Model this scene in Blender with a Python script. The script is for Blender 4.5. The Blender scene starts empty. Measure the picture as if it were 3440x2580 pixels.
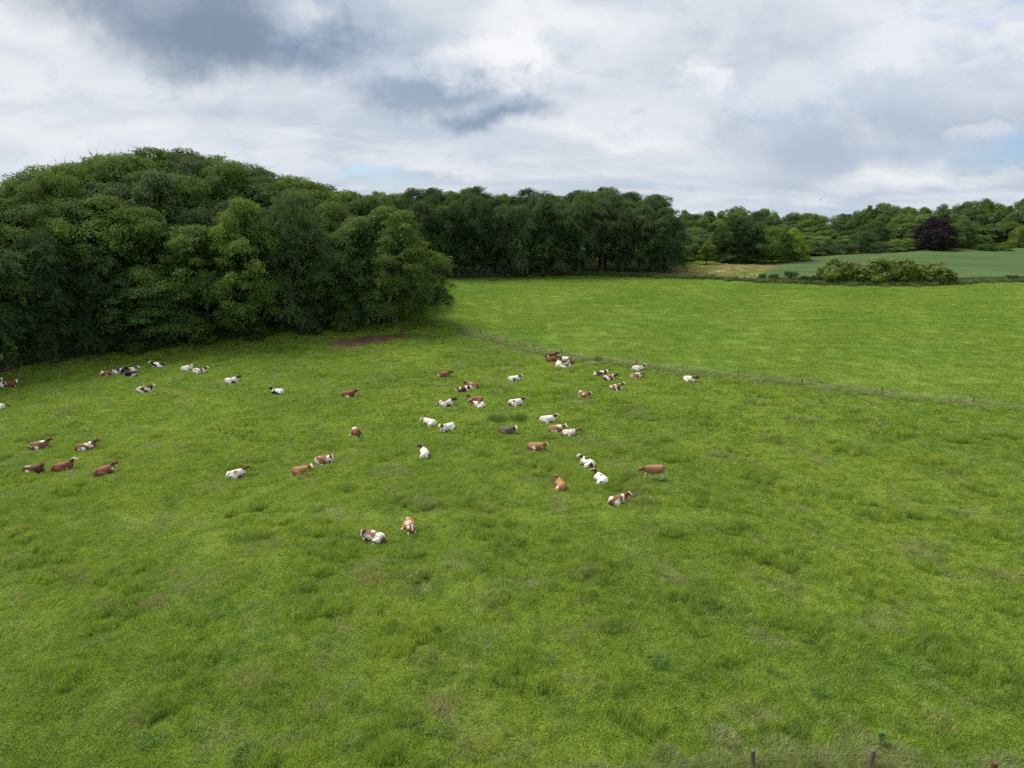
import bpy, bmesh, math, random
import numpy as np
from mathutils import Vector, Matrix, Quaternion
from mathutils.geometry import delaunay_2d_cdt

R = math.radians
sc = bpy.context.scene
COL = sc.collection

# ------------------------------------------------------------------ camera, sky, sun, exposure
CAM_Z = 28.6
FPX = 2389.0                      # focal length in photograph pixels (3440 wide, about 25 mm)
PITCH = math.atan(540.0 / FPX)    # looking down 12.7 degrees from a drone
EXPOSURE = 1.87
SUN_STRENGTH = 1.5
SUN_ELEV, SUN_AZ = 58.0, -58.0    # degrees; azimuth from +Y (away from the camera) towards +X

cam_d = bpy.data.cameras.new('camera')
cam_d.sensor_width = 36.0
cam_d.lens = 36.0 * FPX / 3440.0
cam_d.clip_start = 0.5
cam_d.clip_end = 12000
cam = bpy.data.objects.new('camera', cam_d)
COL.objects.link(cam)
cam.location = (0, 0, CAM_Z)
cam.rotation_euler = (math.pi / 2 - PITCH, 0, 0)
sc.camera = cam

sc.view_settings.view_transform = 'Standard'
sc.view_settings.look = 'None'
sc.view_settings.gamma = 1.0
sc.view_settings.use_curve_mapping = False
sc.view_settings.exposure = EXPOSURE
sc.render.engine = 'CYCLES'
sc.cycles.max_bounces = 6
sc.cycles.diffuse_bounces = 3
sc.cycles.glossy_bounces = 2
sc.cycles.transmission_bounces = 3
sc.cycles.use_denoising = False
sc.cycles.sample_clamp_indirect = 5.0


def pix_dir(px, py):
    u = (px - 1720.0) / FPX
    v = (py - 1290.0) / FPX
    c, s = math.cos(PITCH), math.sin(PITCH)
    return Vector((u, c - v * s, -s - v * c))


class NT:
    """small helper to write node trees"""
    def __init__(self, tree):
        self.t = tree
        self.n = tree.nodes
        self.l = tree.links

    def node(self, kind, **kw):
        x = self.n.new(kind)
        for k, v in kw.items():
            setattr(x, k, v)
        return x

    def put(self, sock, val):
        if hasattr(val, 'is_output') or isinstance(val, bpy.types.NodeSocket):
            self.l.new(val, sock)
        elif val is not None:
            sock.default_value = val

    def math(self, op, a, b=None, c=None, clamp=False):
        x = self.node('ShaderNodeMath', operation=op, use_clamp=clamp)
        self.put(x.inputs[0], a)
        if b is not None: self.put(x.inputs[1], b)
        if c is not None: self.put(x.inputs[2], c)
        return x.outputs[0]

    def vmath(self, op, a, b=None):
        x = self.node('ShaderNodeVectorMath', operation=op)
        self.put(x.inputs[0], a)
        if b is not None: self.put(x.inputs[1], b)
        return x.outputs['Value'] if op in ('LENGTH', 'DOT_PRODUCT') else x.outputs[0]

    def noise(self, vec, scale, detail=3.0, rough=0.5, dist=0.0):
        x = self.node('ShaderNodeTexNoise')
        if vec is not None: self.l.new(vec, x.inputs['Vector'])
        x.inputs['Scale'].default_value = scale
        x.inputs['Detail'].default_value = detail
        x.inputs['Roughness'].default_value = rough
        x.inputs['Distortion'].default_value = dist
        return x

    def ramp(self, val, a, b, lo=0.0, hi=1.0):
        x = self.node('ShaderNodeMapRange', interpolation_type='SMOOTHSTEP')
        self.put(x.inputs['Value'], val)
        x.inputs['From Min'].default_value = a
        x.inputs['From Max'].default_value = b
        x.inputs['To Min'].default_value = lo
        x.inputs['To Max'].default_value = hi
        return x.outputs[0]

    def mix(self, fac, a, b, mode='MIX'):
        x = self.node('ShaderNodeMix', data_type='RGBA', blend_type=mode)
        x.clamp_factor = True
        self.put(x.inputs[0], fac)
        for s, v in ((x.inputs[6], a), (x.inputs[7], b)):
            if isinstance(v, (tuple, list)):
                s.default_value = tuple(v) + ((1.0,) if len(v) == 3 else ())
            else:
                self.l.new(v, s)
        return x.outputs[2]


def build_world():
    w = bpy.data.worlds.new('World')
    sc.world = w
    w.use_nodes = True
    t = NT(w.node_tree)
    w.node_tree.nodes.clear()
    out = t.node('ShaderNodeOutputWorld')
    bg = t.node('ShaderNodeBackground')
    bg.inputs['Strength'].default_value = 0.1
    t.l.new(bg.outputs[0], out.inputs['Surface'])
    sky = t.node('ShaderNodeTexSky', sky_type='NISHITA')
    sky.sun_disc = False
    sky.sun_elevation = R(SUN_ELEV)
    sky.sun_rotation = R(SUN_AZ)
    sky.air_density = 1.0
    sky.dust_density = 1.5
    K = 10.0 / (2.0 ** EXPOSURE)          # cloud colours below are given as they should look
    tc = t.node('ShaderNodeTexCoord')
    d = t.vmath('NORMALIZE', tc.outputs['Generated'])
    sep = t.node('ShaderNodeSeparateXYZ')
    t.l.new(d, sep.inputs[0])
    z = t.math('ADD', t.math('MAXIMUM', sep.outputs[2], 0.0), 0.20)
    comb = t.node('ShaderNodeCombineXYZ')
    t.l.new(t.math('DIVIDE', sep.outputs[0], z), comb.inputs[0])
    t.l.new(t.math('DIVIDE', sep.outputs[1], z), comb.inputs[1])
    p = comb.outputs[0]                    # position on a flat cloud deck
    mp = t.node('ShaderNodeMapping')       # the high streaks run slantwise
    mp.inputs['Rotation'].default_value = (0, 0, R(34))
    mp.inputs['Scale'].default_value = (0.6, 1.0, 1.0)
    t.l.new(p, mp.inputs['Vector'])
    streak = t.noise(mp.outputs[0], 1.25, 6.0, 0.52, 0.4).outputs[0]
    streak2 = t.noise(mp.outputs[0], 3.0, 8.0, 0.6, 0.5).outputs[0]
    lump = t.noise(p, 0.85, 8.0, 0.55, 0.25).outputs[0]
    puff = t.noise(d, 7.0, 9.0, 0.58, 0.3).outputs[0]
    billow = t.noise(t.vmath('MULTIPLY', d, (1, 1, 1.6)), 13.0, 9.0, 0.62, 0.25).outputs[0]

    def warped(scale, amt, amtz, det=7.0, rough=0.6):
        wn = t.noise(d, scale, det, rough, 0.1)
        wv = t.vmath('MULTIPLY', t.vmath('SUBTRACT', wn.outputs['Color'], (0.5, 0.5, 0.5)), (amt, amt, amtz))
        return t.vmath('ADD', d, wv)
    dw = warped(5.0, 0.22, 0.15)
    dw2 = warped(9.0, 0.13, 0.11, 10.0, 0.62)

    def field(src, px, py, wx, wy):
        c = pix_dir(px, py).normalized()
        return t.vmath('MULTIPLY', t.vmath('SUBTRACT', src, tuple(c)), (FPX / wx * 1.1, 1.2, FPX / wy * 1.1))

    def total(items, soft=0.85):
        s = None
        for (px, py, wx, wy, amp) in items:
            b = t.math('MULTIPLY', t.ramp(t.vmath('LENGTH', field(dw, px, py, wx, wy)), 1.0, 1.0 - soft), amp)
            s = b if s is None else t.math('ADD', s, b)
        return s

    blue = total([(1190, 612, 280, 48, 0.9), (3390, 520, 240, 120, 0.9), (1330, 655, 240, 36, 0.8), (30, 560, 120, 50, .4)])
    cover = t.math('ADD', t.ramp(lump, 0.26, 0.42), 0.25, clamp=True)
    cover = t.math('SUBTRACT', cover, t.math('MULTIPLY', blue, t.ramp(streak2, 0.40, 0.64, 1.4, 0.3)), clamp=True)
    c = t.mix(t.ramp(streak, 0.36, 0.60), (0.525, 0.605, 0.71), (0.775, 0.81, 0.86))
    c = t.mix(t.ramp(streak2, 0.50, 0.70, 0.0, 0.38), c, (0.93, 0.935, 0.955))
    c = t.mix(t.ramp(billow, 0.52, 0.34, 0.0, 0.5), c, (0.54, 0.615, 0.73))
    bright = total([(250, 420, 620, 150, 0.55), (1450, 570, 700, 55, 0.6), (3040, 600, 330, 75, 0.85), (100, 120, 300, 120, 0.35),
                    (2080, 455, 330, 40, 0.6), (2330, 555, 300, 36, 0.5), (620, 560, 480, 75, 0.5), (1900, 60, 460, 110, 0.45)])
    c = t.mix(t.math('MULTIPLY', bright, t.ramp(streak2, 0.62, 0.40, 0.45, 1.0), clamp=True), c, (0.955, 0.955, 0.965))
    grey = total([(2950, 420, 740, 220, 0.9), (2480, 190, 520, 170, 0.5), (2250, 590, 800, 80, 0.32), (900, 350, 640, 70, 0.35),
                  (350, 200, 420, 55, 0.25), (3250, 120, 300, 90, 0.25)])
    c = t.mix(t.math('MULTIPLY', grey, t.ramp(puff, 0.34, 0.60, 0.45, 1.1), clamp=True), c, (0.46, 0.535, 0.655))

    def cumulus(c, px, py, wx, wy, amp, lo, hi=(0.95, 0.955, 0.97), soft=0.4, src=None, mid=-0.1):
        q = field(src or dw2, px, py, wx, wy)
        m = t.math('MULTIPLY', t.ramp(t.vmath('LENGTH', q), 1.0, 1.0 - soft), amp)
        sq = t.node('ShaderNodeSeparateXYZ')
        t.l.new(q, sq.inputs[0])
        e = t.math('ADD', sq.outputs[2], t.math('MULTIPLY', t.math('SUBTRACT', billow, 0.5), 2.6))
        return t.mix(m, c, t.mix(t.ramp(e, mid - 0.55, mid + 0.55), lo, hi))

    # the dark shower clouds at the top, then the heaped clouds in the middle
    c = cumulus(c, 660, -20, 600, 270, 0.95, (0.215, 0.29, 0.39), (0.34, 0.41, 0.51), soft=0.45, src=dw)
    c = cumulus(c, 1160, 95, 310, 210, 0.92, (0.225, 0.31, 0.44), (0.48, 0.56, 0.67), soft=0.6, src=dw)
    c = cumulus(c, 1000, 60, 120, 70, 0.5, (0.55, 0.63, 0.74), (0.85, 0.87, 0.91), soft=0.8)
    c = cumulus(c, 1780, 90, 300, 130, 0.6, (0.72, 0.77, 0.86), soft=0.5)
    c = cumulus(c, 1690, 240, 270, 165, 0.92, (0.40, 0.49, 0.62), soft=0.35, mid=-0.25)
    c = cumulus(c, 1440, 280, 330, 150, 0.8, (0.28, 0.37, 0.50), (0.62, 0.69, 0.79), soft=0.55, mid=0.1)
    c = cumulus(c, 1690, 380, 360, 66, 0.9, (0.25, 0.34, 0.47), (0.50, 0.58, 0.69), soft=0.8, mid=0.2, src=dw)
    c = cumulus(c, 2350, 270, 130, 90, 0.75, (0.66, 0.73, 0.83), soft=0.5)
    c = cumulus(c, 2650, 340, 260, 170, 0.6, (0.52, 0.61, 0.74), (0.80, 0.85, 0.91), soft=0.5)
    c = cumulus(c, 3130, 200, 330, 170, 0.65, (0.58, 0.66, 0.78), (0.88, 0.90, 0.945), soft=0.45)
    c = cumulus(c, 3330, 455, 140, 60, 0.35, (0.52, 0.61, 0.73), (0.9, 0.92, 0.95), soft=0.4)
    c = cumulus(c, 355, 535, 110, 60, 0.5, (0.60, 0.64, 0.74), (0.70, 0.73, 0.81), soft=0.4)
    c = cumulus(c, 980, 590, 170, 66, 0.6, (0.64, 0.68, 0.77), (0.76, 0.79, 0.86), soft=0.35)
    c = t.vmath('MULTIPLY', c, (K, K, K))
    skyb = t.vmath('MULTIPLY', sky.outputs[0], (0.31, 0.36, 0.46))
    t.l.new(t.mix(cover, skyb, c), bg.inputs['Color'])


build_world()

sun_d = bpy.data.lights.new('sun', 'SUN')
sun_d.energy = SUN_STRENGTH
sun_d.angle = R(32)
sun_d.color = (1.0, 0.95, 0.87)
sun = bpy.data.objects.new('sun', sun_d)
COL.objects.link(sun)
sdir = Vector((math.sin(R(SUN_AZ)) * math.cos(R(SUN_ELEV)), math.cos(R(SUN_AZ)) * math.cos(R(SUN_ELEV)), math.sin(R(SUN_ELEV))))
sun.rotation_euler = sdir.to_track_quat('Z', 'Y').to_euler()
sun.location = (0, 0, 120)

# ------------------------------------------------------------------ terrain height
SLOPE = 0.0607


def sstep(a, b, v):
    k = np.clip((v - a) / (b - a), 0, 1)
    return k * k * (3 - 2 * k)


def terrain(x, y):
    x = np.asarray(x, float)
    y = np.asarray(y, float)
    base = SLOPE * 296.0 - np.log1p(np.exp(np.clip((296.0 - y) / 8.0, -60, 60))) * 8.0 * SLOPE
    base = np.where(y < -30, SLOPE * (-30), base)
    base = base - 10.0 * sstep(300, 440, y)
    und = 0.22 * np.sin(x * 0.11 + 0.7) * np.sin(y * 0.093 + 1.1) + 0.12 * np.sin(x * 0.21 - y * 0.13)
    und = und * (1 - sstep(170, 260, y))
    # wooded knoll on the left
    mound = 6.5 * np.exp(-(((x + 66) / 46.0) ** 2 + ((y - 168) / 34.0) ** 2))
    return base + und + mound


def tz(x, y):
    return float(terrain(x, y))


def ground_at(px, py):
    d = pix_dir(px, py)
    o = Vector((0, 0, CAM_Z))
    t0, t1 = 5.0, 5.0
    while t1 < 3000:
        t1 = t0 + 1.0
        q = o + d * t1
        if q.z < tz(q.x, q.y):
            break
        t0 = t1
    for _ in range(24):
        m = 0.5 * (t0 + t1)
        q = o + d * m
        if q.z < tz(q.x, q.y): t1 = m
        else: t0 = m
    q = o + d * t1
    return Vector((q.x, q.y, tz(q.x, q.y)))


def at_depth(px, depth):
    """ground point in the vertical plane of column px at distance depth"""
    x = (px - 1720.0) / FPX * (depth * math.cos(PITCH) + 4.0)
    return Vector((x, depth, tz(x, depth)))


def z_of_row(py, p):
    """height at which row py passes over ground point p"""
    c, s = math.cos(PITCH), math.sin(PITCH)
    v = (py - 1290.0) / FPX
    return CAM_Z + p.y * (-s - v * c) / (c - v * s)


def slope_quat(x, y, yaw):
    e = 0.7
    nx = -(tz(x + e, y) - tz(x - e, y)) / (2 * e)
    ny = -(tz(x, y + e) - tz(x, y - e)) / (2 * e)
    n = Vector((nx, ny, 1)).normalized()
    return Vector((0, 0, 1)).rotation_difference(n) @ Quaternion((0, 0, 1), yaw)


# ------------------------------------------------------------------ scene helpers
def tag(o, label=None, cat=None, group=None, kind=None):
    if label: o['label'] = label
    if cat: o['category'] = cat
    if group: o['group'] = group
    if kind: o['kind'] = kind
    return o


def link(name, data, parent=None):
    o = bpy.data.objects.new(name, data)
    COL.objects.link(o)
    if parent is not None: o.parent = parent
    return o


def fast_mesh(name, co, faces, mats=(), attrs=None, smooth=False):
    """co (n,3); faces (m,k) all with k corners; attrs {name: per-vertex float array or (n,4) colours}"""
    me = bpy.data.meshes.new(name)
    co = np.ascontiguousarray(co, np.float32)
    faces = np.ascontiguousarray(faces, np.int32)
    m, k = faces.shape
    me.vertices.add(len(co))
    me.vertices.foreach_set('co', co.ravel())
    me.loops.add(m * k)
    me.loops.foreach_set('vertex_index', faces.ravel())
    me.polygons.add(m)
    me.polygons.foreach_set('loop_start', np.arange(0, m * k, k, dtype=np.int32))
    me.polygons.foreach_set('use_smooth', np.full(m, smooth, bool))
    for a, v in (attrs or {}).items():
        v = np.ascontiguousarray(v, np.float32)
        if v.ndim == 2:
            at = me.attributes.new(a, 'FLOAT_COLOR', 'POINT')
            at.data.foreach_set('color', v.ravel())
        else:
            at = me.attributes.new(a, 'FLOAT', 'POINT')
            at.data.foreach_set('value', v)
    for mt in mats: me.materials.append(mt)
    me.update(calc_edges=True)
    return me


def in_poly(x, y, poly):
    x = np.asarray(x); y = np.asarray(y)
    c = np.zeros(x.shape, bool)
    n = len(poly)
    for i in range(n):
        x0, y0 = poly[i]; x1, y1 = poly[(i + 1) % n]
        if y0 == y1: continue
        k = ((y0 > y) != (y1 > y)) & (x < (x1 - x0) * (y - y0) / (y1 - y0) + x0)
        c ^= k
    return c


def dist_poly(x, y, line):
    best = np.full(np.shape(x), 1e9)
    for (ax, ay), (bx, by) in zip(line[:-1], line[1:]):
        dx, dy = bx - ax, by - ay
        L = dx * dx + dy * dy + 1e-9
        k = np.clip(((x - ax) * dx + (y - ay) * dy) / L, 0, 1)
        best = np.minimum(best, np.hypot(x - ax - k * dx, y - ay - k * dy))
    return best


def resample(line, step):
    out = [line[0]]
    for a, b in zip(line[:-1], line[1:]):
        L = math.hypot(b[0] - a[0], b[1] - a[1])
        n = max(1, int(L / step))
        for i in range(1, n + 1):
            out.append((a[0] + (b[0] - a[0]) * i / n, a[1] + (b[1] - a[1]) * i / n))
    return out


def sheet(name, poly, step, lift, mat, skirt=0.0):
    """a piece of ground with its own outline, laid over the terrain"""
    edge = resample(poly + [poly[0]], step)[:-1]
    arr = np.array(edge)
    xs = np.arange(arr[:, 0].min(), arr[:, 0].max(), step)
    ys = np.arange(arr[:, 1].min(), arr[:, 1].max(), step)
    gx, gy = np.meshgrid(xs, ys)
    gx = gx.ravel(); gy = gy.ravel()
    ok = in_poly(gx, gy, edge) & (dist_poly(gx, gy, edge + [edge[0]]) > step * 0.4)
    pts = [Vector(e) for e in edge] + [Vector((a, b)) for a, b in zip(gx[ok], gy[ok])]
    n = len(edge)
    v, e, f, *_ = delaunay_2d_cdt(pts, [(i, (i + 1) % n) for i in range(n)], [], 1, 1e-4)
    v = np.array([(q.x, q.y) for q in v])
    co = np.column_stack([v, terrain(v[:, 0], v[:, 1]) + lift])
    F = np.array([t for t in f if len(t) == 3], int)
    if skirt:
        m = len(co)
        ring = np.array([(a, b, tz(a, b) + lift - skirt) for a, b in edge])
        co = np.vstack([co, ring])
        # boundary vertices come first in the output in input order
        sk = []
        for i in range(n):
            j = (i + 1) % n
            sk += [(i, j, m + j), (i, m + j, m + i)]
        F = np.vstack([F, np.array(sk)])
    return link(name, fast_mesh(name, co, F, [mat], smooth=True))


# ------------------------------------------------------------------ materials
def new_mat(name):
    m = bpy.data.materials.new(name)
    m.use_nodes = True
    m.node_tree.nodes.clear()
    return m, NT(m.node_tree)


def finish(m, t, shader):
    o = t.node('ShaderNodeOutputMaterial')
    t.l.new(shader, o.inputs['Surface'])
    return m


def principled(t, col, rough=0.8, spec=0.25):
    b = t.node('ShaderNodeBsdfPrincipled')
    t.put(b.inputs['Base Color'], col if not isinstance(col, tuple) else col + (1.0,))
    b.inputs['Roughness'].default_value = rough
    b.inputs['Specular IOR Level'].default_value = spec
    return b


def leafy(name, dark, light, trans=0.35, attr='lv', flower=None, hue_noise=True, rough=0.75):
    """leaf material: shade per leaf from attribute, tint per tree from the object colour"""
    m, t = new_mat(name)
    a = t.node('ShaderNodeAttribute', attribute_name=attr)
    col = t.mix(a.outputs['Fac'], dark, light)
    if hue_noise:
        g = t.node('ShaderNodeNewGeometry')
        n = t.noise(g.outputs['Position'], 0.35, 3.0, 0.55).outputs[0]
        col = t.mix(t.ramp(n, 0.35, 0.68, 0.0, 0.45), col, tuple(min(1, c * k) for c, k in zip(light, (1.25, 1.02, 0.8))))
        oi = t.node('ShaderNodeObjectInfo')
        col = t.mix(1.0, col, oi.outputs['Color'], 'MULTIPLY')
    if flower:
        fa = t.node('ShaderNodeAttribute', attribute_name='flower')
        col = t.mix(fa.outputs['Fac'], col, flower)
    b = principled(t, col, rough, 0.12)
    tr = t.node('ShaderNodeBsdfTranslucent')
    t.l.new(t.mix(1.0, col, (1.2, 1.15, 0.6), 'MULTIPLY'), tr.inputs['Color'])
    mx = t.node('ShaderNodeMixShader')
    mx.inputs[0].default_value = trans
    t.l.new(b.outputs[0], mx.inputs[1])
    t.l.new(tr.outputs[0], mx.inputs[2])
    return finish(m, t, mx.outputs[0])


def grass_colour(t, zone):
    """world-space colour of a grass zone, shared by the soil sheet and the blades"""
    g = t.node('ShaderNodeNewGeometry')
    pos = g.outputs['Position']
    flat = t.vmath('MULTIPLY', pos, (1, 1, 0))
    n1 = t.noise(flat, 0.045, 4.0, 0.55, 0.4).outputs[0]
    n2 = t.noise(flat, 0.33, 5.0, 0.6, 0.6).outputs[0]
    n3 = t.noise(flat, 1.5, 4.0, 0.6, 0.3).outputs[0]
    n4 = t.noise(t.vmath('ADD', flat, (57.0, 31.0, 0)), 0.21, 5.0, 0.62, 0.5).outputs[0]
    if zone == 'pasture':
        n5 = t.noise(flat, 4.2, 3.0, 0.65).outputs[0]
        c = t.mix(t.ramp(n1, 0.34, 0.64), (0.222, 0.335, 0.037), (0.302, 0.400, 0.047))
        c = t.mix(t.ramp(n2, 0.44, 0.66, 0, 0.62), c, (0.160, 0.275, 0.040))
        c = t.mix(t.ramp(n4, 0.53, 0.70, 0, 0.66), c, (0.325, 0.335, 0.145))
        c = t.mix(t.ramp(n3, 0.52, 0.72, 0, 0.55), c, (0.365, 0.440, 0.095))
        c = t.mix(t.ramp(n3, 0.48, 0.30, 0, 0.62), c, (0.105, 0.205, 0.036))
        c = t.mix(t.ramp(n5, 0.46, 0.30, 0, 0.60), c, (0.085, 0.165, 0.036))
    elif zone == 'meadow':
        st = t.noise(t.vmath('MULTIPLY', flat, (0.03, 0.62, 0)), 1.0, 5.0, 0.62, 0.0).outputs[0]
        c = t.mix(t.ramp(n1, 0.36, 0.62), (0.180, 0.298, 0.037), (0.228, 0.328, 0.043))
        c = t.mix(t.ramp(st, 0.46, 0.66, 0, 0.40), c, (0.275, 0.355, 0.070))
        c = t.mix(t.ramp(st, 0.46, 0.32, 0, 0.45), c, (0.155, 0.270, 0.042))
        c = t.mix(t.ramp(n3, 0.56, 0.74, 0, 0.35), c, (0.16, 0.27, 0.045))
    elif zone == 'verge':
        c = t.mix(t.ramp(n2, 0.36, 0.62), (0.205, 0.29, 0.06), (0.29, 0.33, 0.12))
        c = t.mix(t.ramp(n3, 0.5, 0.7, 0, 0.5), c, (0.15, 0.23, 0.05))
    elif zone == 'bank':
        c = t.mix(t.ramp(n2, 0.36, 0.62), (0.080, 0.135, 0.035), (0.16, 0.20, 0.065))
    elif zone == 'hay':
        c = t.mix(t.ramp(n1, 0.40, 0.60), (0.29, 0.34, 0.095), (0.42, 0.36, 0.18))
        c = t.mix(t.ramp(n2, 0.45, 0.7, 0, 0.4), c, (0.48, 0.40, 0.25))
    elif zone == 'crop':
        c = t.mix(t.ramp(n1, 0.35, 0.65), (0.050, 0.088, 0.028), (0.068, 0.110, 0.034))
        c = t.mix(t.ramp(n2, 0.5, 0.7, 0, 0.3), c, (0.086, 0.128, 0.045))
        sp = t.node('ShaderNodeSeparateXYZ')
        t.l.new(pos, sp.inputs[0])
        w = t.math('ADD', t.math('MULTIPLY', sp.outputs[0], 0.13), sp.outputs[1])
        w = t.math('ADD', w, t.math('MULTIPLY', n1, 9.0))
        f = t.math('FRACT', t.math('DIVIDE', w, 11.0))
        line = t.ramp(t.math('ABSOLUTE', t.math('SUBTRACT', f, 0.5)), 0.08, 0.03)
        line = t.math('MULTIPLY', line, t.ramp(n4, 0.40, 0.56, 0.05, 0.7))
        c = t.mix(line, c, (0.028, 0.055, 0.022))
    elif zone == 'litter':
        c = t.mix(t.ramp(n2, 0.4, 0.6), (0.05, 0.06, 0.02), (0.09, 0.085, 0.04))
    return c, n3, flat


def soil_mat(name, zone, k=0.8, bump=0.5):
    m, t = new_mat(name)
    c, n3, flat = grass_colour(t, zone)
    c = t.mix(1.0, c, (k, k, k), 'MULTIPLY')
    b = principled(t, c, 0.95, 0.1)
    fine = t.noise(flat, 6.0, 5.0, 0.7).outputs[0]
    bp = t.node('ShaderNodeBump')
    bp.inputs['Strength'].default_value = bump
    bp.inputs['Distance'].default_value = 0.25
    t.l.new(t.math('ADD', t.math('MULTIPLY', fine, 0.6), n3), bp.inputs['Height'])
    t.l.new(bp.outputs[0], b.inputs['Normal'])
    return finish(m, t, b.outputs[0])


def blade_mat(name, zone, trans=0.4, lift=1.0):
    m, t = new_mat(name)
    c, _, _ = grass_colour(t, zone)
    a = t.node('ShaderNodeAttribute', attribute_name='lv')
    v = t.ramp(a.outputs['Fac'], 0.0, 1.0, 0.62 * lift, 1.42 * lift)
    cc = t.node('ShaderNodeCombineXYZ')
    for i in range(3): t.l.new(v, cc.inputs[i])
    c = t.mix(1.0, c, cc.outputs[0], 'MULTIPLY')
    sd = t.node('ShaderNodeAttribute', attribute_name='seed')
    c = t.mix(sd.outputs['Fac'], c, (0.42, 0.34, 0.22))
    b = principled(t, c, 0.6, 0.2)
    tr = t.node('ShaderNodeBsdfTranslucent')
    t.l.new(c, tr.inputs['Color'])
    mx = t.node('ShaderNodeMixShader')
    mx.inputs[0].default_value = trans
    t.l.new(b.outputs[0], mx.inputs[1])
    t.l.new(tr.outputs[0], mx.inputs[2])
    return finish(m, t, mx.outputs[0])


def plain_mat(name, dark, light, scale=8.0, rough=0.85, stretch=(1, 1, 1), obj=True):
    m, t = new_mat(name)
    tc = t.node('ShaderNodeTexCoord')
    v = t.vmath('MULTIPLY', tc.outputs['Object'], stretch)
    n = t.noise(v, scale, 5.0, 0.65).outputs[0]
    c = t.mix(t.ramp(n, 0.32, 0.68), dark, light)
    b = principled(t, c, rough, 0.2)
    bp = t.node('ShaderNodeBump')
    bp.inputs['Strength'].default_value = 0.5
    bp.inputs['Distance'].default_value = 0.02
    t.l.new(n, bp.inputs['Height'])
    t.l.new(bp.outputs[0], b.inputs['Normal'])
    return finish(m, t, b.outputs[0])


M_LEAF = leafy('leaf_green', (0.031, 0.073, 0.022), (0.104, 0.176, 0.058))
M_COPPER = leafy('leaf_copper', (0.013, 0.008, 0.014), (0.034, 0.020, 0.032), trans=0.15, hue_noise=False)
M_ELDER = leafy('leaf_elder', (0.062, 0.125, 0.020), (0.150, 0.230, 0.045), flower=(0.44, 0.48, 0.24))
M_BARK = plain_mat('bark', (0.045, 0.038, 0.030), (0.14, 0.12, 0.10), 3.0, 0.9, (1, 1, 0.2))
M_POST = plain_mat('weathered_wood', (0.075, 0.058, 0.045), (0.19, 0.155, 0.125), 9.0, 0.9, (1, 1, 0.15))
M_POSTR = plain_mat('rusty_brown_wood', (0.085, 0.034, 0.020), (0.17, 0.072, 0.040), 9.0, 0.9, (1, 1, 0.2))
M_WIRE = plain_mat('galvanised_wire', (0.22, 0.23, 0.23), (0.36, 0.37, 0.36), 20.0, 0.45)
M_MUD = plain_mat('bare_soil', (0.070, 0.040, 0.024), (0.160, 0.098, 0.062), 0.9, 0.95)
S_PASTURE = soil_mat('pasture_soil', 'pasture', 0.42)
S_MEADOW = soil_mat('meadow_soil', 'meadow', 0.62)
S_CROP = soil_mat('crop_canopy', 'crop', 1.0)
S_HAY = soil_mat('hay_ground', 'hay', 0.9)
B_PASTURE = blade_mat('pasture_grass', 'pasture', lift=1.06)
B_MEADOW = blade_mat('meadow_grass', 'meadow', lift=1.04)
B_VERGE = blade_mat('verge_grass', 'verge')

# ------------------------------------------------------------------ outlines of the fields (world metres)
def line_from(pts):
    return [(q.x, q.y) for q in (ground_at(*p) for p in pts)]


FENCE_PX = [(1420, 1066), (1476, 1087), (1550, 1110), (1614, 1128), (1702, 1153), (1794, 1176), (1887, 1193), (2006, 1212),
            (2137, 1228), (2293, 1248), (2480, 1270), (2692, 1297), (2962, 1324), (3269, 1358), (3610, 1396)]
FENCE = line_from(FENCE_PX)
HEDGE_LINE = line_from([(1420, 934), (1700, 932), (2000, 926), (2150, 930), (2240, 936), (2400, 939), (2560, 950), (2750, 957), (2900, 961), (3050, 962),
                        (3200, 956), (3440, 948), (3900, 940)])
MEADOW = [(FENCE[0][0] - 4, FENCE[0][1] + 6)] + FENCE + [(FENCE[-1][0] + 70, FENCE[-1][1] - 18), (HEDGE_LINE[-1][0] + 40, HEDGE_LINE[-1][1])] + HEDGE_LINE[::-1]
CROP = line_from([(2560, 926), (2625, 897), (2690, 872), (2785, 866), (3000, 854), (3160, 844), (3440, 833), (3700, 824),
                  (3800, 934), (3440, 938), (3200, 944), (3000, 946), (2750, 943), (2620, 940)])
HAY = line_from([(2150, 917), (2240, 903), (2430, 890), (2640, 893), (2600, 903), (2545, 926), (2490, 937), (2400, 933), (2240, 930)])
MUD0 = line_from([(1090, 1158), (1120, 1149), (1160, 1139), (1205, 1133), (1250, 1127), (1290, 1125), (1330, 1121), (1384, 1120), (1366, 1135), (1322, 1145),
                  (1265, 1155), (1200, 1162), (1138, 1168)])
_mr = random.Random(9)
MUD = [(a + _mr.uniform(-.35, .35), b + _mr.uniform(-.45, .45)) for a, b in resample(MUD0 + [MUD0[0]], 0.8)[:-1]]
WOOD_EDGE = line_from([(-420, 1345), (-200, 1300), (0, 1258), (200, 1215), (430, 1184), (700, 1152), (1000, 1124), (1170, 1106), (1265, 1096), (1335, 1084)])
WOOD = WOOD_EDGE + [(WOOD_EDGE[-1][0] + 4, 200), (-160, 215), (-190, 120)]

# ------------------------------------------------------------------ ground sheets
def axis(lo, hi, step, far_lo, far_hi):
    mid = list(np.arange(lo, hi + 0.1, step))
    a, s = [], step
    v = lo
    while v > far_lo:
        s *= 1.35; v -= s; a.append(v)
    b, s = [], step
    v = mid[-1]
    while v < far_hi:
        s *= 1.35; v += s; b.append(v)
    return np.array(a[::-1] + mid + b)


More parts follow.
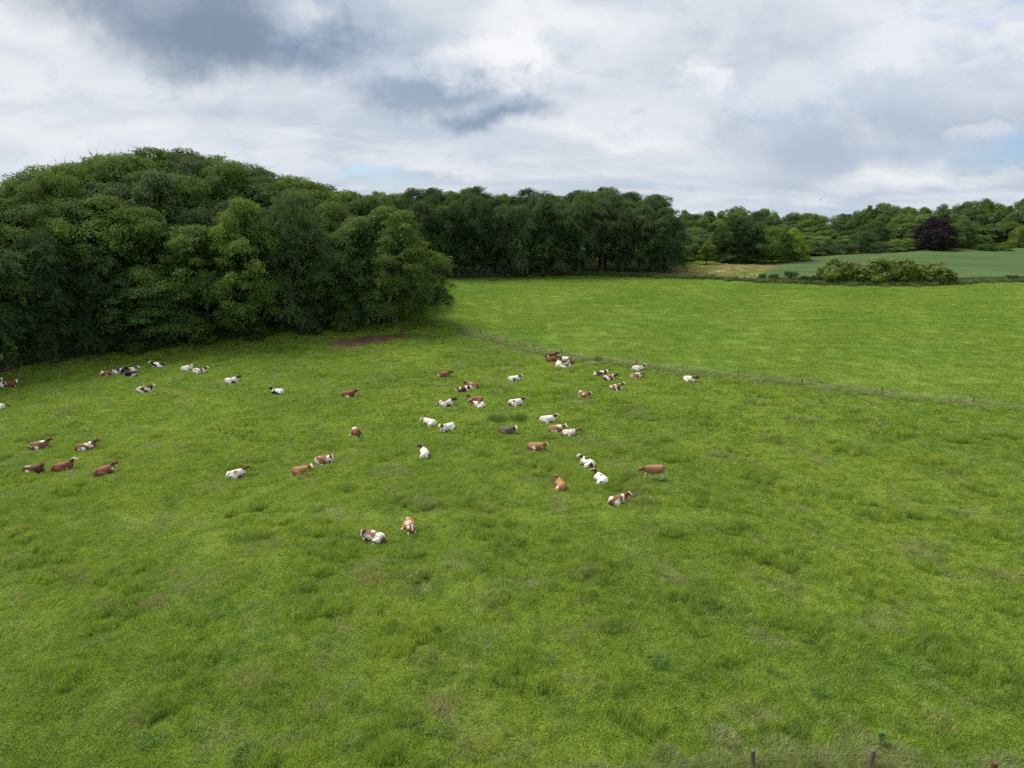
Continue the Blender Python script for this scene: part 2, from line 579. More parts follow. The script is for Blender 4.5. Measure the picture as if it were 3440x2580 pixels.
gx = axis(-170, 260, 2.0, -2500, 2500)
gy = axis(0, 340, 2.0, -400, 3500)
GX, GY = np.meshgrid(gx, gy)
nx, ny = len(gx), len(gy)
co = np.column_stack([GX.ravel(), GY.ravel(), terrain(GX.ravel(), GY.ravel())])
ii = (np.arange(ny - 1)[:, None] * nx + np.arange(nx - 1)[None, :]).ravel()
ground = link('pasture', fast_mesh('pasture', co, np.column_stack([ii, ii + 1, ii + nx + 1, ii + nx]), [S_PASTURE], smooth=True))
tag(ground, 'rough green cattle pasture rolling to the woods', kind='structure')
tag(sheet('meadow', MEADOW, 3.0, 0.03, S_MEADOW), 'smooth bright green mown meadow beyond the wire fence', kind='structure')
tag(sheet('hay_field', HAY, 3.0, 0.05, S_HAY), 'small pale pinkish hay strip beside the far beech wood', kind='structure')
tag(sheet('grain_field', CROP, 3.0, 0.75, S_CROP, skirt=0.8), 'blue-green grain field with faint wheel lines on the far rise', kind='structure')
tag(sheet('bare_soil', MUD, 1.2, 0.035, M_MUD), 'bare brown trodden soil at the edge of the wood', kind='structure')

# ------------------------------------------------------------------ grass (geometry-node instances of small turf pieces)
def turf_mesh(name, seed, n, rad, length, width, lean, mat, seedheads=0.0, upright=0.0):
    rg = np.random.default_rng(seed)
    r = rad * np.sqrt(rg.random(n)) * (0.75 + 0.35 * rg.random(n))
    a = rg.random(n) * 2 * np.pi
    px, py = r * np.cos(a), r * np.sin(a)
    # neighbouring blades lean the same way, as in trampled and wind-combed grass
    la = 2.2 * np.sin(px * 2.3 / rad + seed) + 1.9 * np.cos(py * 2.0 / rad + 2 * seed) + rg.normal(0, 0.7, n)
    L = length * (0.55 + 0.75 * rg.random(n)) * (1.05 - 0.35 * (r / rad) ** 2)
    ln = np.clip(lean + rg.normal(0, 0.22, n), 0.05, 1.35)
    W = width * (0.7 + 0.6 * rg.random(n))
    fa = rg.random(n) * 2 * np.pi
    bx, by = np.cos(fa) * W / 2, np.sin(fa) * W / 2
    mx = px + np.cos(la) * L * 0.45 * np.sin(ln * 0.6)
    my = py + np.sin(la) * L * 0.45 * np.sin(ln * 0.6)
    mz = L * 0.5 * np.cos(ln * 0.6)
    tx = mx + np.cos(la) * L * 0.55 * np.sin(ln * 1.25)
    ty = my + np.sin(la) * L * 0.55 * np.sin(ln * 1.25)
    tzz = mz + L * 0.52 * np.cos(ln * 1.25)
    z0 = np.full(n, -0.06)
    v = np.empty((n, 5, 3))
    v[:, 0] = np.column_stack([px - bx, py - by, z0])
    v[:, 1] = np.column_stack([px + bx, py + by, z0])
    v[:, 2] = np.column_stack([mx + bx * .85, my + by * .85, mz])
    v[:, 3] = np.column_stack([tx, ty, tzz])
    v[:, 4] = np.column_stack([mx - bx * .85, my - by * .85, mz])
    lv = rg.random(n)
    sd = (rg.random(n) < seedheads) * (0.35 + 0.5 * rg.random(n))
    base = np.arange(n)[:, None] * 5
    f = np.vstack([base + np.array([[0, 1, 2]]), base + np.array([[0, 2, 4]]), base + np.array([[4, 2, 3]])])
    at = np.repeat(lv, 5)
    ss = np.column_stack([sd * 0.1, sd * 0.1, sd * 0.7, sd, sd * 0.7]).ravel()
    return fast_mesh(name, v.reshape(-1, 3), f, [mat], {'lv': at, 'seed': ss})


def instancer(name, pts, rot, scl, idx, meshes):
    """point mesh + geometry nodes: one instance of a turf mesh on each point"""
    lib = bpy.data.collections.new(name + '_pieces')
    for i, me in enumerate(meshes):
        lib.objects.link(bpy.data.objects.new('%s_piece_%02d' % (name, i), me))
    me = bpy.data.meshes.new(name)
    me.vertices.add(len(pts))
    me.vertices.foreach_set('co', np.ascontiguousarray(pts, np.float32).ravel())
    for nm, ty, key, val in (('rot', 'FLOAT_VECTOR', 'vector', rot), ('scl', 'FLOAT_VECTOR', 'vector', scl)):
        a = me.attributes.new(nm, ty, 'POINT')
        a.data.foreach_set(key, np.ascontiguousarray(val, np.float32).ravel())
    a = me.attributes.new('idx', 'INT', 'POINT')
    a.data.foreach_set('value', np.ascontiguousarray(idx, np.int32))
    o = link(name, me)
    ng = bpy.data.node_groups.new(name + '_nodes', 'GeometryNodeTree')
    ng.interface.new_socket('Geometry', in_out='INPUT', socket_type='NodeSocketGeometry')
    ng.interface.new_socket('Geometry', in_out='OUTPUT', socket_type='NodeSocketGeometry')
    N, Lk = ng.nodes, ng.links
    gi, go = N.new('NodeGroupInput'), N.new('NodeGroupOutput')
    ci = N.new('GeometryNodeCollectionInfo')
    ci.inputs['Collection'].default_value = lib
    ci.inputs['Separate Children'].default_value = True
    ci.inputs['Reset Children'].default_value = True
    iop = N.new('GeometryNodeInstanceOnPoints')
    iop.inputs['Pick Instance'].default_value = True

    def named(nm, ty):
        q = N.new('GeometryNodeInputNamedAttribute')
        q.data_type = ty
        q.inputs['Name'].default_value = nm
        return q.outputs['Attribute']
    Lk.new(gi.outputs[0], iop.inputs['Points'])
    Lk.new(ci.outputs[0], iop.inputs['Instance'])
    Lk.new(named('idx', 'INT'), iop.inputs['Instance Index'])
    Lk.new(named('rot', 'FLOAT_VECTOR'), iop.inputs['Rotation'])
    Lk.new(named('scl', 'FLOAT_VECTOR'), iop.inputs['Scale'])
    Lk.new(iop.outputs[0], go.inputs[0])
    md = o.modifiers.new('turf', 'NODES')
    md.node_group = ng
    return o


RNG = np.random.default_rng(11)


def jitter_grid(x0, x1, y0, y1, step):
    xs = np.arange(x0, x1, step); ys = np.arange(y0, y1, step)
    a, b = np.meshgrid(xs, ys)
    a = a.ravel() + RNG.uniform(-.6, .6, a.size) * step
    b = b.ravel() + RNG.uniform(-.6, .6, b.size) * step
    return a, b


def in_view(x, y, m=7.0):
    return np.abs(x) < 0.745 * (y * math.cos(PITCH) + 6) + m


def smooth_noise(x, y, s, seed):
    rg = np.random.default_rng(seed)
    v = np.zeros_like(x)
    for _ in range(7):
        k = rg.normal(0, s, 2); ph = rg.random() * 6.28
        v = v + np.sin(x * k[0] + y * k[1] + ph)
    return v / 3.0


def tilt(x, y):
    e = 0.8
    sx = (terrain(x + e, y) - terrain(x - e, y)) / (2 * e)
    sy = (terrain(x, y + e) - terrain(x, y - e)) / (2 * e)
    return sx, sy


def turf_object(name, x, y, idx, hz, hs, meshes, label):
    z = terrain(x, y)
    n = len(x)
    sx, sy = tilt(x, y)
    yaw = RNG.uniform(0, 6.283, n)
    # lean with the slope, given in the frame before the turn about z
    rot = np.column_stack([np.arctan(sy * np.cos(yaw) - sx * np.sin(yaw)), -np.arctan(sx * np.cos(yaw) + sy * np.sin(yaw)), yaw])
    scl = np.column_stack([hs, hs, hz])
    o = instancer(name, np.column_stack([x, y, z]), rot, scl, idx, meshes)
    return tag(o, label, 'grass', kind='stuff')


# near and middle pasture
near = [turf_mesh('turf_near', 100 + i, 1100, 1.05, 0.27, 0.022, 0.75, B_PASTURE, 0.03 + 0.05 * (i % 3 == 0)) for i in range(7)]
nearR = [turf_mesh('turf_tussock', 200 + i, 1000, 0.8, 0.50, 0.020, 0.55, B_PASTURE, 0.10) for i in range(3)]
mid = [turf_mesh('turf_middle', 300 + i, 620, 1.5, 0.30, 0.05, 0.80, B_PASTURE, 0.02) for i in range(6)]
midR = [turf_mesh('turf_tall', 350 + i, 500, 1.1, 0.46, 0.045, 0.6, B_PASTURE, 0.05) for i in range(3)]


def pasture_points(step, y0, y1):
    x, y = jitter_grid(-140, 190, y0, y1, step)
    ok = in_view(x, y) & ~in_poly(x, y, MEADOW) & ~in_poly(x, y, WOOD) & ~in_poly(x, y, MUD) & (dist_poly(x, y, MUD + [MUD[0]]) > 0.45) & (y > y0) & (y < y1)
    return x[ok], y[ok]


TRACKS = [line_from([(150, 1735), (700, 1722), (1300, 1724), (2000, 1722), (2600, 1740)]), line_from([(150, 1757), (700, 1742), (1300, 1744), (2000, 1741), (2600, 1760)]),
          line_from([(700, 1900), (760, 1700), (1000, 1600), (1180, 1500)]),
          line_from([(1330, 1062), (1420, 1090), (1500, 1112), (1640, 1150), (1800, 1196), (2000, 1232)]), line_from([(1330, 1070), (1410, 1098), (1490, 1121), (1630, 1160)])]


def worn(x, y, hz, w=0.55):
    for k in TRACKS:
        hz = np.where(dist_poly(x, y, k) < w, hz * 0.45, hz)
    return hz


x, y = pasture_points(0.98, 24, 78)
rough = smooth_noise(x, y, 0.55, 5) + 0.5 * smooth_noise(x, y, 1.5, 6)
idx = np.where(rough > 0.85, 7 + RNG.integers(0, 3, len(x)), RNG.integers(0, 7, len(x)))
hz = np.clip(0.95 + 0.30 * rough + RNG.normal(0, 0.12, len(x)), 0.45, 1.7)
hz = worn(x, y, hz)
turf_object('pasture_grass', x, y, idx, hz, 0.9 + 0.3 * RNG.random(len(x)), near + nearR, 'lush uneven grass of the near pasture')
x, y = pasture_points(1.4, 77, 175)
rough = smooth_noise(x, y, 0.4, 5) + 0.5 * smooth_noise(x, y, 1.1, 6)
idx = np.where(rough > 0.9, 6 + RNG.integers(0, 3, len(x)), RNG.integers(0, 6, len(x)))
hz = np.clip(0.9 + 0.30 * rough + RNG.normal(0, 0.12, len(x)), 0.4, 1.7)
hz = worn(x, y, hz, 0.8)
turf_object('pasture_grass', x, y, idx, hz, 0.9 + 0.3 * RNG.random(len(x)), mid + midR, 'grazed grass of the far pasture up to the wood')

# mown meadow
mead = [turf_mesh('turf_meadow', 400 + i, 520, 2.0, 0.20, 0.075, 0.85, B_MEADOW, 0.0) for i in range(5)]
x, y = jitter_grid(-60, 230, 60, 262, 1.9)
ok = in_view(x, y) & in_poly(x, y, MEADOW) & (dist_poly(x, y, FENCE) > 1.2)
x, y = x[ok], y[ok]
rough = smooth_noise(x * 0.4, y, 0.35, 8)
turf_object('meadow_grass', x, y, RNG.integers(0, 5, len(x)), np.clip(0.9 + 0.10 * rough, 0.6, 1.3), 0.9 + 0.3 * RNG.random(len(x)), mead,
            'short even grass of the bright meadow')

# rough uncut verges: along the fences and the hedge
vg = [turf_mesh('turf_verge', 500 + i, 420, 0.85, 0.85, 0.026, 0.5, B_VERGE, 0.18) for i in range(4)]
B_BANK = blade_mat('bank_grass', 'bank')
vgf = [turf_mesh('turf_verge_far', 520 + i, 260, 1.2, 0.95, 0.07, 0.45, B_BANK, 0.08) for i in range(4)]


def along(line, step, spread, both=True):
    out = []
    for a, b in zip(line[:-1], line[1:]):
        L = math.hypot(b[0] - a[0], b[1] - a[1])
        for k in np.arange(0, L, step):
            q = k / L
            w = RNG.normal(0, spread)
            nxv, nyv = -(b[1] - a[1]) / L, (b[0] - a[0]) / L
            out.append((a[0] + (b[0] - a[0]) * q + nxv * w, a[1] + (b[1] - a[1]) * q + nyv * w))
    return np.array(out)


FRONT_PX = [(1790, 2745), (2160, 2655), (2528, 2590), (2921, 2592), (3335, 2628), (3760, 2690)]
FRONT = line_from(FRONT_PX)
q = along(FENCE[2:], 0.22, 1.0)
x, y = q[:, 0], q[:, 1]
turf_object('verge_grass', x, y, RNG.integers(0, 4, len(x)), RNG.uniform(0.28, 0.62, len(x)), RNG.uniform(0.8, 1.3, len(x)), vg,
            'strip of tall pale seeding grass along the middle fence')
q = along(FRONT, 0.11, 0.75)
x, y = q[:, 0], q[:, 1]
turf_object('verge_grass', x, y, RNG.integers(0, 4, len(x)), RNG.uniform(0.4, 0.85, len(x)), RNG.uniform(0.7, 1.1, len(x)), vg,
            'tall rank grass around the nearest fence posts')
q = along(HEDGE_LINE, 0.42, 1.0)
x, y = q[:, 0], q[:, 1] + 1.4
turf_object('verge_grass', x, y, RNG.integers(0, 4, len(x)), RNG.uniform(0.6, 1.35, len(x)), RNG.uniform(0.7, 1.2, len(x)), vgf,
            'dark rough grass bank below the hedge at the meadow end')
x, y = jitter_grid(20, 150, 195, 262, 2.2)
ok = in_poly(x, y, HAY)
x, y = x[ok], y[ok]
M_HAYB = blade_mat('hay_blades', 'hay')
hayt = [turf_mesh('turf_hay', 560 + i, 240, 1.7, 0.5, 0.08, 0.4, M_HAYB, 0.25) for i in range(3)]
turf_object('hay_grass', x, y, RNG.integers(0, 3, len(x)), RNG.uniform(0.7, 1.2, len(x)), RNG.uniform(0.9, 1.2, len(x)), hayt,
            'pale flowering grass of the far hay strip')

# ------------------------------------------------------------------ wood-edge and field plants, one by one
M_SEDGE = leafy('rush_green', (0.085, 0.165, 0.034), (0.170, 0.265, 0.070), 0.25, hue_noise=False)
M_SEEDG = leafy('seed_grass', (0.22, 0.24, 0.09), (0.40, 0.34, 0.20), 0.35, hue_noise=False)


def clump_mesh(name, seed, n, rad, length, width, lean, mat):
    return turf_mesh(name, seed, n, rad, length, width, lean, mat, 0.0)


rush = [clump_mesh('rush_clump', 600 + i, 380, 0.9, 0.85, 0.022, 0.35, M_SEDGE) for i in range(3)]
dock = [clump_mesh('dark_tussock', 620 + i, 260, 0.7, 0.55, 0.026, 0.95, M_SEDGE) for i in range(3)]
seedg = [clump_mesh('seeding_grass', 640 + i, 230, 0.9, 0.6, 0.015, 0.45, M_SEEDG) for i in range(3)]


def spot(px, py):
    h = 'far left' if px < 450 else 'left' if px < 950 else 'left of centre' if px < 1400 else 'right of centre' if px < 2000 else 'right' if px < 2800 else 'far right'
    v = 'level with the lowest cows' if py < 1860 else 'just below the herd' if py < 2100 else 'midway down the foreground' if py < 2330 else 'near the bottom frame'
    return h + ', ' + v


def plant(name, me, px, py, s, sz, label, cat, group=None):
    p = ground_at(px, py)
    o = link(name, me)
    o.location = p
    o.rotation_euler = (0, 0, RNG.uniform(0, 6.28))
    o.scale = (s, s, sz)
    return tag(o, label, cat, group)


plant('rush_clump', rush[0], 1672, 1412, 1.5, 1.1, 'left of the two tall dark rush clumps standing mid-pasture', 'rushes')
plant('rush_clump', rush[1], 1742, 1410, 1.4, 1.1, 'right of the two tall dark rush clumps standing mid-pasture', 'rushes')
plant('rush_clump', rush[2], 2010, 1212, 1.0, 1.0, 'dark weed clump at the foot of a middle fence post', 'rushes')
for i, (px, py, s) in enumerate([(2209, 2225, 1.3), (1487, 2460, 1.2), (1384, 2432, 1.4), (1835, 2220, 1.2), (880, 2362, 1.2), (1087, 2172, 1.1),
                                 (827, 2540, 1.5), (496, 2490, 1.2), (1710, 2080, 0.9), (2760, 2330, 1.0), (720, 2075, 0.9), (2110, 1900, 0.8), (1620, 1910, 0.9),
                                 (660, 2010, 0.8), (2060, 1660, 0.8), (2880, 1990, 0.9), (3120, 2260, 1.1), (1400, 1985, .8), (2400, 2440, 1.0), (1180, 2500, 1.0)]):
    plant('grass_tussock', dock[i % 3], px, py, s, 0.8 * s, 'dark flattened grass tussock, ' + spot(px, py), 'tussock', 'dark tussocks in the near pasture')
for i, (px, py, s) in enumerate([(505, 2035, 1.3), (530, 2022, 1.0), (260, 1940, 1.4), (300, 1950, 1.0), (590, 1930, .9), (922, 1835, 1.1), (857, 2285, 1.6), (900, 2300, 1.2), (473, 2428, .9),
                                 (1254, 1935, 1.7), (1230, 1960, 1.2), (1922, 2145, 1.1), (1433, 2222, 1.3), (1504, 2372, 1.5), (1470, 2385, 1.1), (1590, 2518, 1.2), (1949, 2017, .9),
                                 (3330, 1930, 1.3), (3405, 1945, 1.2), (3060, 1880, .9), (2660, 2450, 1.1), (2870, 2470, 1.2), (3160, 2430, 1.3), (60, 1785, 1.2), (1060, 2390, 1.0), (3010, 2120, .9), (190, 2250, .9)]):
    plant('seeding_tuft', seedg[i % 3], px, py, s, 0.85 * s, 'pale pinkish tuft of seeding grass, ' + spot(px, py), 'grass tuft', 'seeding tufts in the near pasture')

# ------------------------------------------------------------------ trees
def tubes_mesh(name, paths, mat, sides=7):
    """paths: list of (points (n,3), radii (n)) -> one mesh of tapered tubes"""
    V, F = [], []
    k = 0
    for P, Rr in paths:
        P = np.asarray(P, float)
        n = len(P)
        T = np.gradient(P, axis=0)
        T /= np.linalg.norm(T, axis=1)[:, None] + 1e-9
        ref = np.array([1.0, 0.3, 0.1])
        A = np.cross(T, ref); A /= np.linalg.norm(A, axis=1)[:, None] + 1e-9
        B = np.cross(T, A)
        ang = np.arange(sides) * 2 * np.pi / sides
        ring = P[:, None, :] + (A[:, None, :] * np.cos(ang)[None, :, None] + B[:, None, :] * np.sin(ang)[None, :, None]) * np.asarray(Rr)[:, None, None]
        V.append(ring.reshape(-1, 3))
        for i in range(n - 1):
            for j in range(sides):
                j2 = (j + 1) % sides
                F.append((k + i * sides + j, k + i * sides + j2, k + (i + 1) * sides + j2, k + (i + 1) * sides + j))
        k += n * sides
    return fast_mesh(name, np.vstack(V), np.array(F), [mat], smooth=True)


def env_shape(kind, t):
    t = np.clip(t, 0, 1)
    if kind == 'broad':      # widest below the middle, rounded top, skirt to the ground
        return np.sin(np.pi * (0.20 + 0.80 * t)) ** 0.62
    if kind == 'beech':      # tall, columnar skirt and domed head
        return np.clip(1.02 - 0.15 * (1 - t), 0, 1) * np.sqrt(np.clip(1 - np.clip((t - 0.45) / 0.56, 0, 1) ** 2.2, 0, 1))
    if kind == 'head':       # crown of a tree that stands inside the wood
        return np.sqrt(np.clip(1 - (2 * t - 0.85) ** 2 / 1.35, 0, 1))
    if kind == 'cone':
        return np.clip(np.sin(np.pi * (0.12 + 0.83 * t ** 0.8)), 0, 1) * (1.08 - 0.45 * t)
    if kind == 'bush':
        return np.sin(np.pi * (0.26 + 0.70 * t)) ** 0.55
    return np.sqrt(np.clip(1 - (2 * t - 1) ** 2, 0, 1))


def tree_meshes(name, seed, H, Rad, base, kind, leaves, lsize, pad, droop, mat, K=170, flower=0.0, trunk_r=0.32, lobes=0.22, spikes=0, extra=(), shell=0.6, tallness=0.85):
    """returns (crown mesh, trunk mesh); leaves gathered in pads at the ends of limbs"""
    rg = np.random.default_rng(seed)
    t = rg.beta(1.05, 1.0, K)
    az = (np.arange(K) * 2.399963 + rg.normal(0, 0.35, K)) % (2 * np.pi)
    l1, l2, l3 = rg.random(3) * 6.28
    lob = 1 + lobes * (np.sin(2 * az + l1 + 3 * t) * 0.5 + np.sin(3 * az + l2 - 4 * t) * 0.6 + np.sin(5 * az + l3 + 7 * t) * 0.4)
    rf = 0.45 + 0.55 * rg.random(K) ** 0.55
    rr = Rad * env_shape(kind, t) * lob * rf
    C = np.column_stack([rr * np.cos(az), rr * np.sin(az), base + (H - base) * t])
    prad = pad * np.clip(np.exp(rg.normal(-0.05, 0.38, K)), 0.4, 1.8)
    for (ex, ey, ez, er) in extra:
        C = np.vstack([C, [[ex, ey, ez]]]); prad = np.append(prad, er); az = np.append(az, math.atan2(ey, ex)); t = np.append(t, (ez - base) / (H - base))
    K2 = len(C)
    w = prad ** 2 * (0.7 + 0.6 * rg.random(K2))
    cnt = np.maximum(6, (leaves * w / w.sum()).astype(int))
    ci = np.repeat(np.arange(K2), cnt)
    n = len(ci)
    out = np.column_stack([np.cos(az), np.sin(az), np.zeros(K2)])[ci]
    tan = np.column_stack([-np.sin(az), np.cos(az), np.zeros(K2)])[ci]
    # a pad is a billow of leaves: most on its skin, some on twigs that reach out of it
    TW = 7
    tw = rg.integers(0, TW, n)
    ta = (rg.random((K2, TW)) - 0.5) * 4.6
    te = np.clip(rg.normal(0.2, 0.5, (K2, TW)), -0.7, 0.75)
    A = ta[ci, tw]; E = te[ci, tw]
    s = rg.random(n) ** 0.6
    pr = prad[ci]
    skin = rg.random(n) < shell
    sp = rg.normal(0, 1, (n, 3)) + np.array([0.5, 0, 0.65])
    sp[:, 2] = np.where((sp[:, 2] < -0.3) & (rg.random(n) < 0.65), -sp[:, 2], sp[:, 2])
    sp /= np.linalg.norm(sp, axis=1)[:, None]
    rs = rg.uniform(0.65, 1.08, n)
    u = np.where(skin, sp[:, 0] * rs * pr, np.cos(A) * s * pr * 1.3 + rg.normal(0, 0.10, n) * pr)
    v = np.where(skin, sp[:, 1] * rs * pr, np.sin(A) * s * pr * 1.3 + rg.normal(0, 0.10, n) * pr)
    h = np.where(skin, sp[:, 2] * rs * pr * tallness, E * s * pr + rg.normal(0, 0.10, n) * pr - droop * (s ** 2) * pr)
    h = h - droop * 0.5 * np.clip(u, 0, None)
    P = C[ci] + out * u[:, None] + tan * v[:, None]
    P[:, 2] += h
    # loose leaves that knit the pads together over the whole crown
    loose = rg.random(n) < 0.05
    tl = rg.random(n)
    al = rg.random(n) * 2 * np.pi
    lobl = 1 + lobes * (np.sin(2 * al + l1 + 3 * tl) * 0.5 + np.sin(3 * al + l2 - 4 * tl) * 0.6 + np.sin(5 * al + l3 + 7 * tl) * 0.4)
    rl = Rad * env_shape(kind, tl) * lobl * rg.uniform(0.55, 0.97, n)
    Q = np.column_stack([rl * np.cos(al), rl * np.sin(al), base + (H - base) * tl * 0.99])
    P = np.where(loose[:, None], Q, P)
    out = np.where(loose[:, None], np.column_stack([np.cos(al), np.sin(al), np.zeros(n)]), out)
    skin = skin & ~loose
    if spikes:      # fine shoots standing above the top of the crown
        k = spikes
        top = C[np.argsort(-C[:, 2])[:max(10, K2 // 6)]]
        bp = top[rg.integers(0, len(top), k)]
        per = 16
        q = np.repeat(bp, per, axis=0)
        dirs = np.repeat(np.column_stack([rg.normal(0, .38, k), rg.normal(0, .38, k), np.ones(k)]), per, axis=0)
        q = q + dirs * (np.tile(np.linspace(0.1, 1, per), k) * np.repeat(rg.uniform(0.8, 1.5, k) * pad, per))[:, None] + rg.normal(0, 0.09, (k * per, 3))
        P = np.vstack([P, q]); n2 = len(q)
        out = np.vstack([out, rg.normal(0, 1, (n2, 3))]); n += n2
        ci = np.append(ci, rg.integers(0, K2, n2)); s = np.append(s, np.ones(n2))
    P[:, 2] = np.maximum(P[:, 2], 0.12 * base + 0.15)
    # leaf faces: mostly facing up and outwards
    if spikes:
        skin = np.append(skin, np.zeros(n2, bool)); sp = np.vstack([sp, np.zeros((n2, 3))])
    outc = out.copy(); tanc = np.column_stack([-out[:, 1], out[:, 0], np.zeros(n)])
    nl = outc * sp[:, :1] + tanc * sp[:, 1:2] + np.array([0, 0, 1.0]) * sp[:, 2:]
    N = np.where(skin[:, None], nl * 0.9 + np.array([0, 0, 0.35]), out * 0.5 + np.array([0, 0, 0.8])) + rg.normal(0, 0.5, (n, 3))
    N /= np.linalg.norm(N, axis=1)[:, None] + 1e-9
    D = out + rg.normal(0, 0.6, (n, 3)) - np.array([0, 0, 0.35 + droop])
    U = D - N * (D * N).sum(1)[:, None]
    U /= np.linalg.norm(U, axis=1)[:, None] + 1e-9
    W = np.cross(N, U)
    L = lsize * rg.uniform(0.6, 1.35, n)
    a = L[:, None] * 0.62; b = L[:, None] * 0.36
    q = np.stack([P - U * a, P + W * b, P + U * a - N * L[:, None] * 0.18, P - W * b], 1)
    cv = rg.random(K2)
    lv = np.clip(0.46 * cv[ci] + 0.54 * rg.random(n) + 0.10 * (s - 0.5), 0, 1)
    at = {'lv': np.repeat(lv, 4)}
    if flower:
        top = np.clip((P[:, 2] - base) / (H - base), 0, 1)
        fl = (rg.random(n) < flower * (0.15 + 1.5 * top ** 1.5)) & (s > 0.4)
        at['flower'] = np.repeat(fl.astype(float), 4)
    crown = fast_mesh(name + '_crown', q.reshape(-1, 3), np.arange(n * 4).reshape(n, 4), [mat], at)
    # trunk and limbs
    hh = base + (H - base) * 0.78
    zs = np.array([-0.4, 0.0, 0.35, 1.2, 0.3 * hh, 0.6 * hh, hh])
    wob = np.column_stack([np.cumsum(rg.normal(0, 0.012 * H, 7)), np.cumsum(rg.normal(0, 0.012 * H, 7)), zs])
    wob[:4, :2] *= 0.1
    paths = [(wob, trunk_r * np.array([1.75, 1.5, 1.12, 1.0, 0.82, 0.5, 0.12]))]
    for i in rg.choice(K2, min(K2, 26), replace=False):
        z0 = np.clip(C[i, 2] - 0.45 * np.hypot(C[i, 0], C[i, 1]) - 0.5, 0.25 * base + 0.8, hh * 0.97)
        x0 = np.interp(z0, zs, wob[:, 0]); y0 = np.interp(z0, zs, wob[:, 1])
        p0 = np.array([x0, y0, z0]); p1 = C[i]
        m1 = p0 * 0.6 + p1 * 0.4 + np.array([0, 0, 0.06 * H * rg.random()])
        rr0 = trunk_r * 0.34
        paths.append((np.array([p0, m1, p1]), np.array([rr0, rr0 * 0.62, rr0 * 0.15])))
    return crown, tubes_mesh(name + '_trunk', paths, M_BARK)


def place_tree(name, pair, p, s, sz, yaw, tint, label, cat='tree', group=None, foliage='crown'):
    root = link(name, None)
    root.location = p
    root.rotation_euler = (0, 0, yaw)
    root.scale = (s, s, sz)
    c = link(foliage, pair[0], root)
    c.color = tuple(tint) + (1.0,)
    link('trunk' if cat == 'tree' else 'stem', pair[1], root)
    tag(root, label, cat, group)
    return root


BROAD = [tree_meshes('broad', 10 + i, 20, 6.0, 2.6, 'broad', 40000, 0.28, 1.5, 0.15, M_LEAF, K=120, lobes=0.5, shell=0.68, tallness=0.75) for i in range(4)]
BEECH = [tree_meshes('beech', 30 + i, 25, 5.4, 2.4, 'beech', 50000, 0.225, 1.35, 0.75, M_LEAF, K=165, lobes=0.5, shell=0.2, tallness=0.9) for i in range(4)]
BEECH2 = [tree_meshes('beech_stem', 80 + i, 25, 5.2, 5.2, 'beech', 40000, 0.24, 1.35, 0.8, M_LEAF, K=130, lobes=0.5, shell=0.25, tallness=0.9, trunk_r=0.42) for i in range(3)]
HEAD = [tree_meshes('head', 50 + i, 26, 5.4, 9.0, 'head', 30000, 0.27, 1.45, 0.15, M_LEAF, K=100, lobes=0.45, spikes=(7, 0, 4, 0)[i], shell=0.55, tallness=0.75) for i in range(4)]
CORNER = tree_meshes('corner', 71, 24, 8.6, 2.2, 'broad', 84000, 0.26, 1.5, 0.25, M_LEAF, K=220, trunk_r=0.5, lobes=0.3, shell=0.68, tallness=0.75,
                     extra=[(8.0, -1.2, 6.2, 1.5), (9.0, -1.5, 5.3, 1.5), (10.0, -1.8, 4.6, 1.4), (10.8, -1.2, 5.4, 1.2), (9.4, .5, 6.8, 1.6), (8.2, -2.6, 4.4, 1.1), (10.9, -2.0, 4.0, .9), (9.0, 1.5, 8.0, 1.7), (8.8, -.6, 9.4, 1.6)])
FAR = [tree_meshes('far', 90 + i, 20, 6.4, 2.0, ('broad', 'beech', 'broad', 'head')[i], 17000, 0.42, 1.7, 0.1, M_LEAF, K=80, lobes=0.5, shell=0.7, tallness=0.95) for i in range(4)]
PARK = [tree_meshes('park', 160 + i, 13, 6.4, 0.9, 'bush', 17000, 0.36, 1.35, 0.15, M_LEAF, K=95, lobes=0.4, shell=0.65, tallness=0.95, trunk_r=0.3) for i in range(3)]
BUSH = [tree_meshes('bush', 110 + i, 5.5, 2.9, 0.1, 'bush', 7000, 0.26, 0.75, 0.2, M_LEAF, K=80, trunk_r=0.1) for i in range(3)]
ELDER = [tree_meshes('elder', 120 + i, 5.5, 3.0, 0.25, 'bush', 16000, 0.21, 0.75, 0.15, M_ELDER, K=60, flower=0.20, trunk_r=0.12) for i in range(3)]
YOUNG = tree_meshes('young', 131, 8.4, 2.5, 1.4, 'cone', 9000, 0.25, 0.6, 0.1, M_LEAF, K=110, trunk_r=0.12)
COPPER = tree_meshes('copper', 141, 17, 8.4, 1.2, 'broad', 26000, 0.40, 1.5, 0.3, M_COPPER, K=210, trunk_r=0.5, lobes=0.12)

TR = random.Random(4)


def tint(kind='mid'):
    k = TR.uniform(0.74, 1.26)
    base = {'mid': (1.05, 1.05, 1.0), 'dark': (0.74, 0.78, 0.95), 'light': (1.38, 1.36, 1.0), 'grey': (1.12, 1.0, 1.35), 'olive': (1.30, 1.20, 0.95),
            'yellow': (2.2, 1.85, 1.0), 'pale': (1.5, 1.38, 1.6)}[kind]
    return tuple(b * k for b in base)


def tree_to(name, pairs, px, depth, y_top, width_m, Hm, Rm, kind, label, group=None, cat='tree', jitter=0.0, foliage='crown'):
    """tree standing on the ground at distance depth, as tall as the photograph shows it"""
    p = at_depth(px, depth)
    h = z_of_row(y_top, p) - p.z
    s = width_m / (2 * Rm)
    return place_tree(name, TR.choice(pairs), p, s, h / Hm, TR.uniform(0, 6.28), tint(kind), label, cat, group, foliage)


# --- left wood: profile of its skyline in the photograph gives the heights
def prof(pts, x):
    return float(np.interp(x, [p[0] for p in pts], [p[1] for p in pts]))


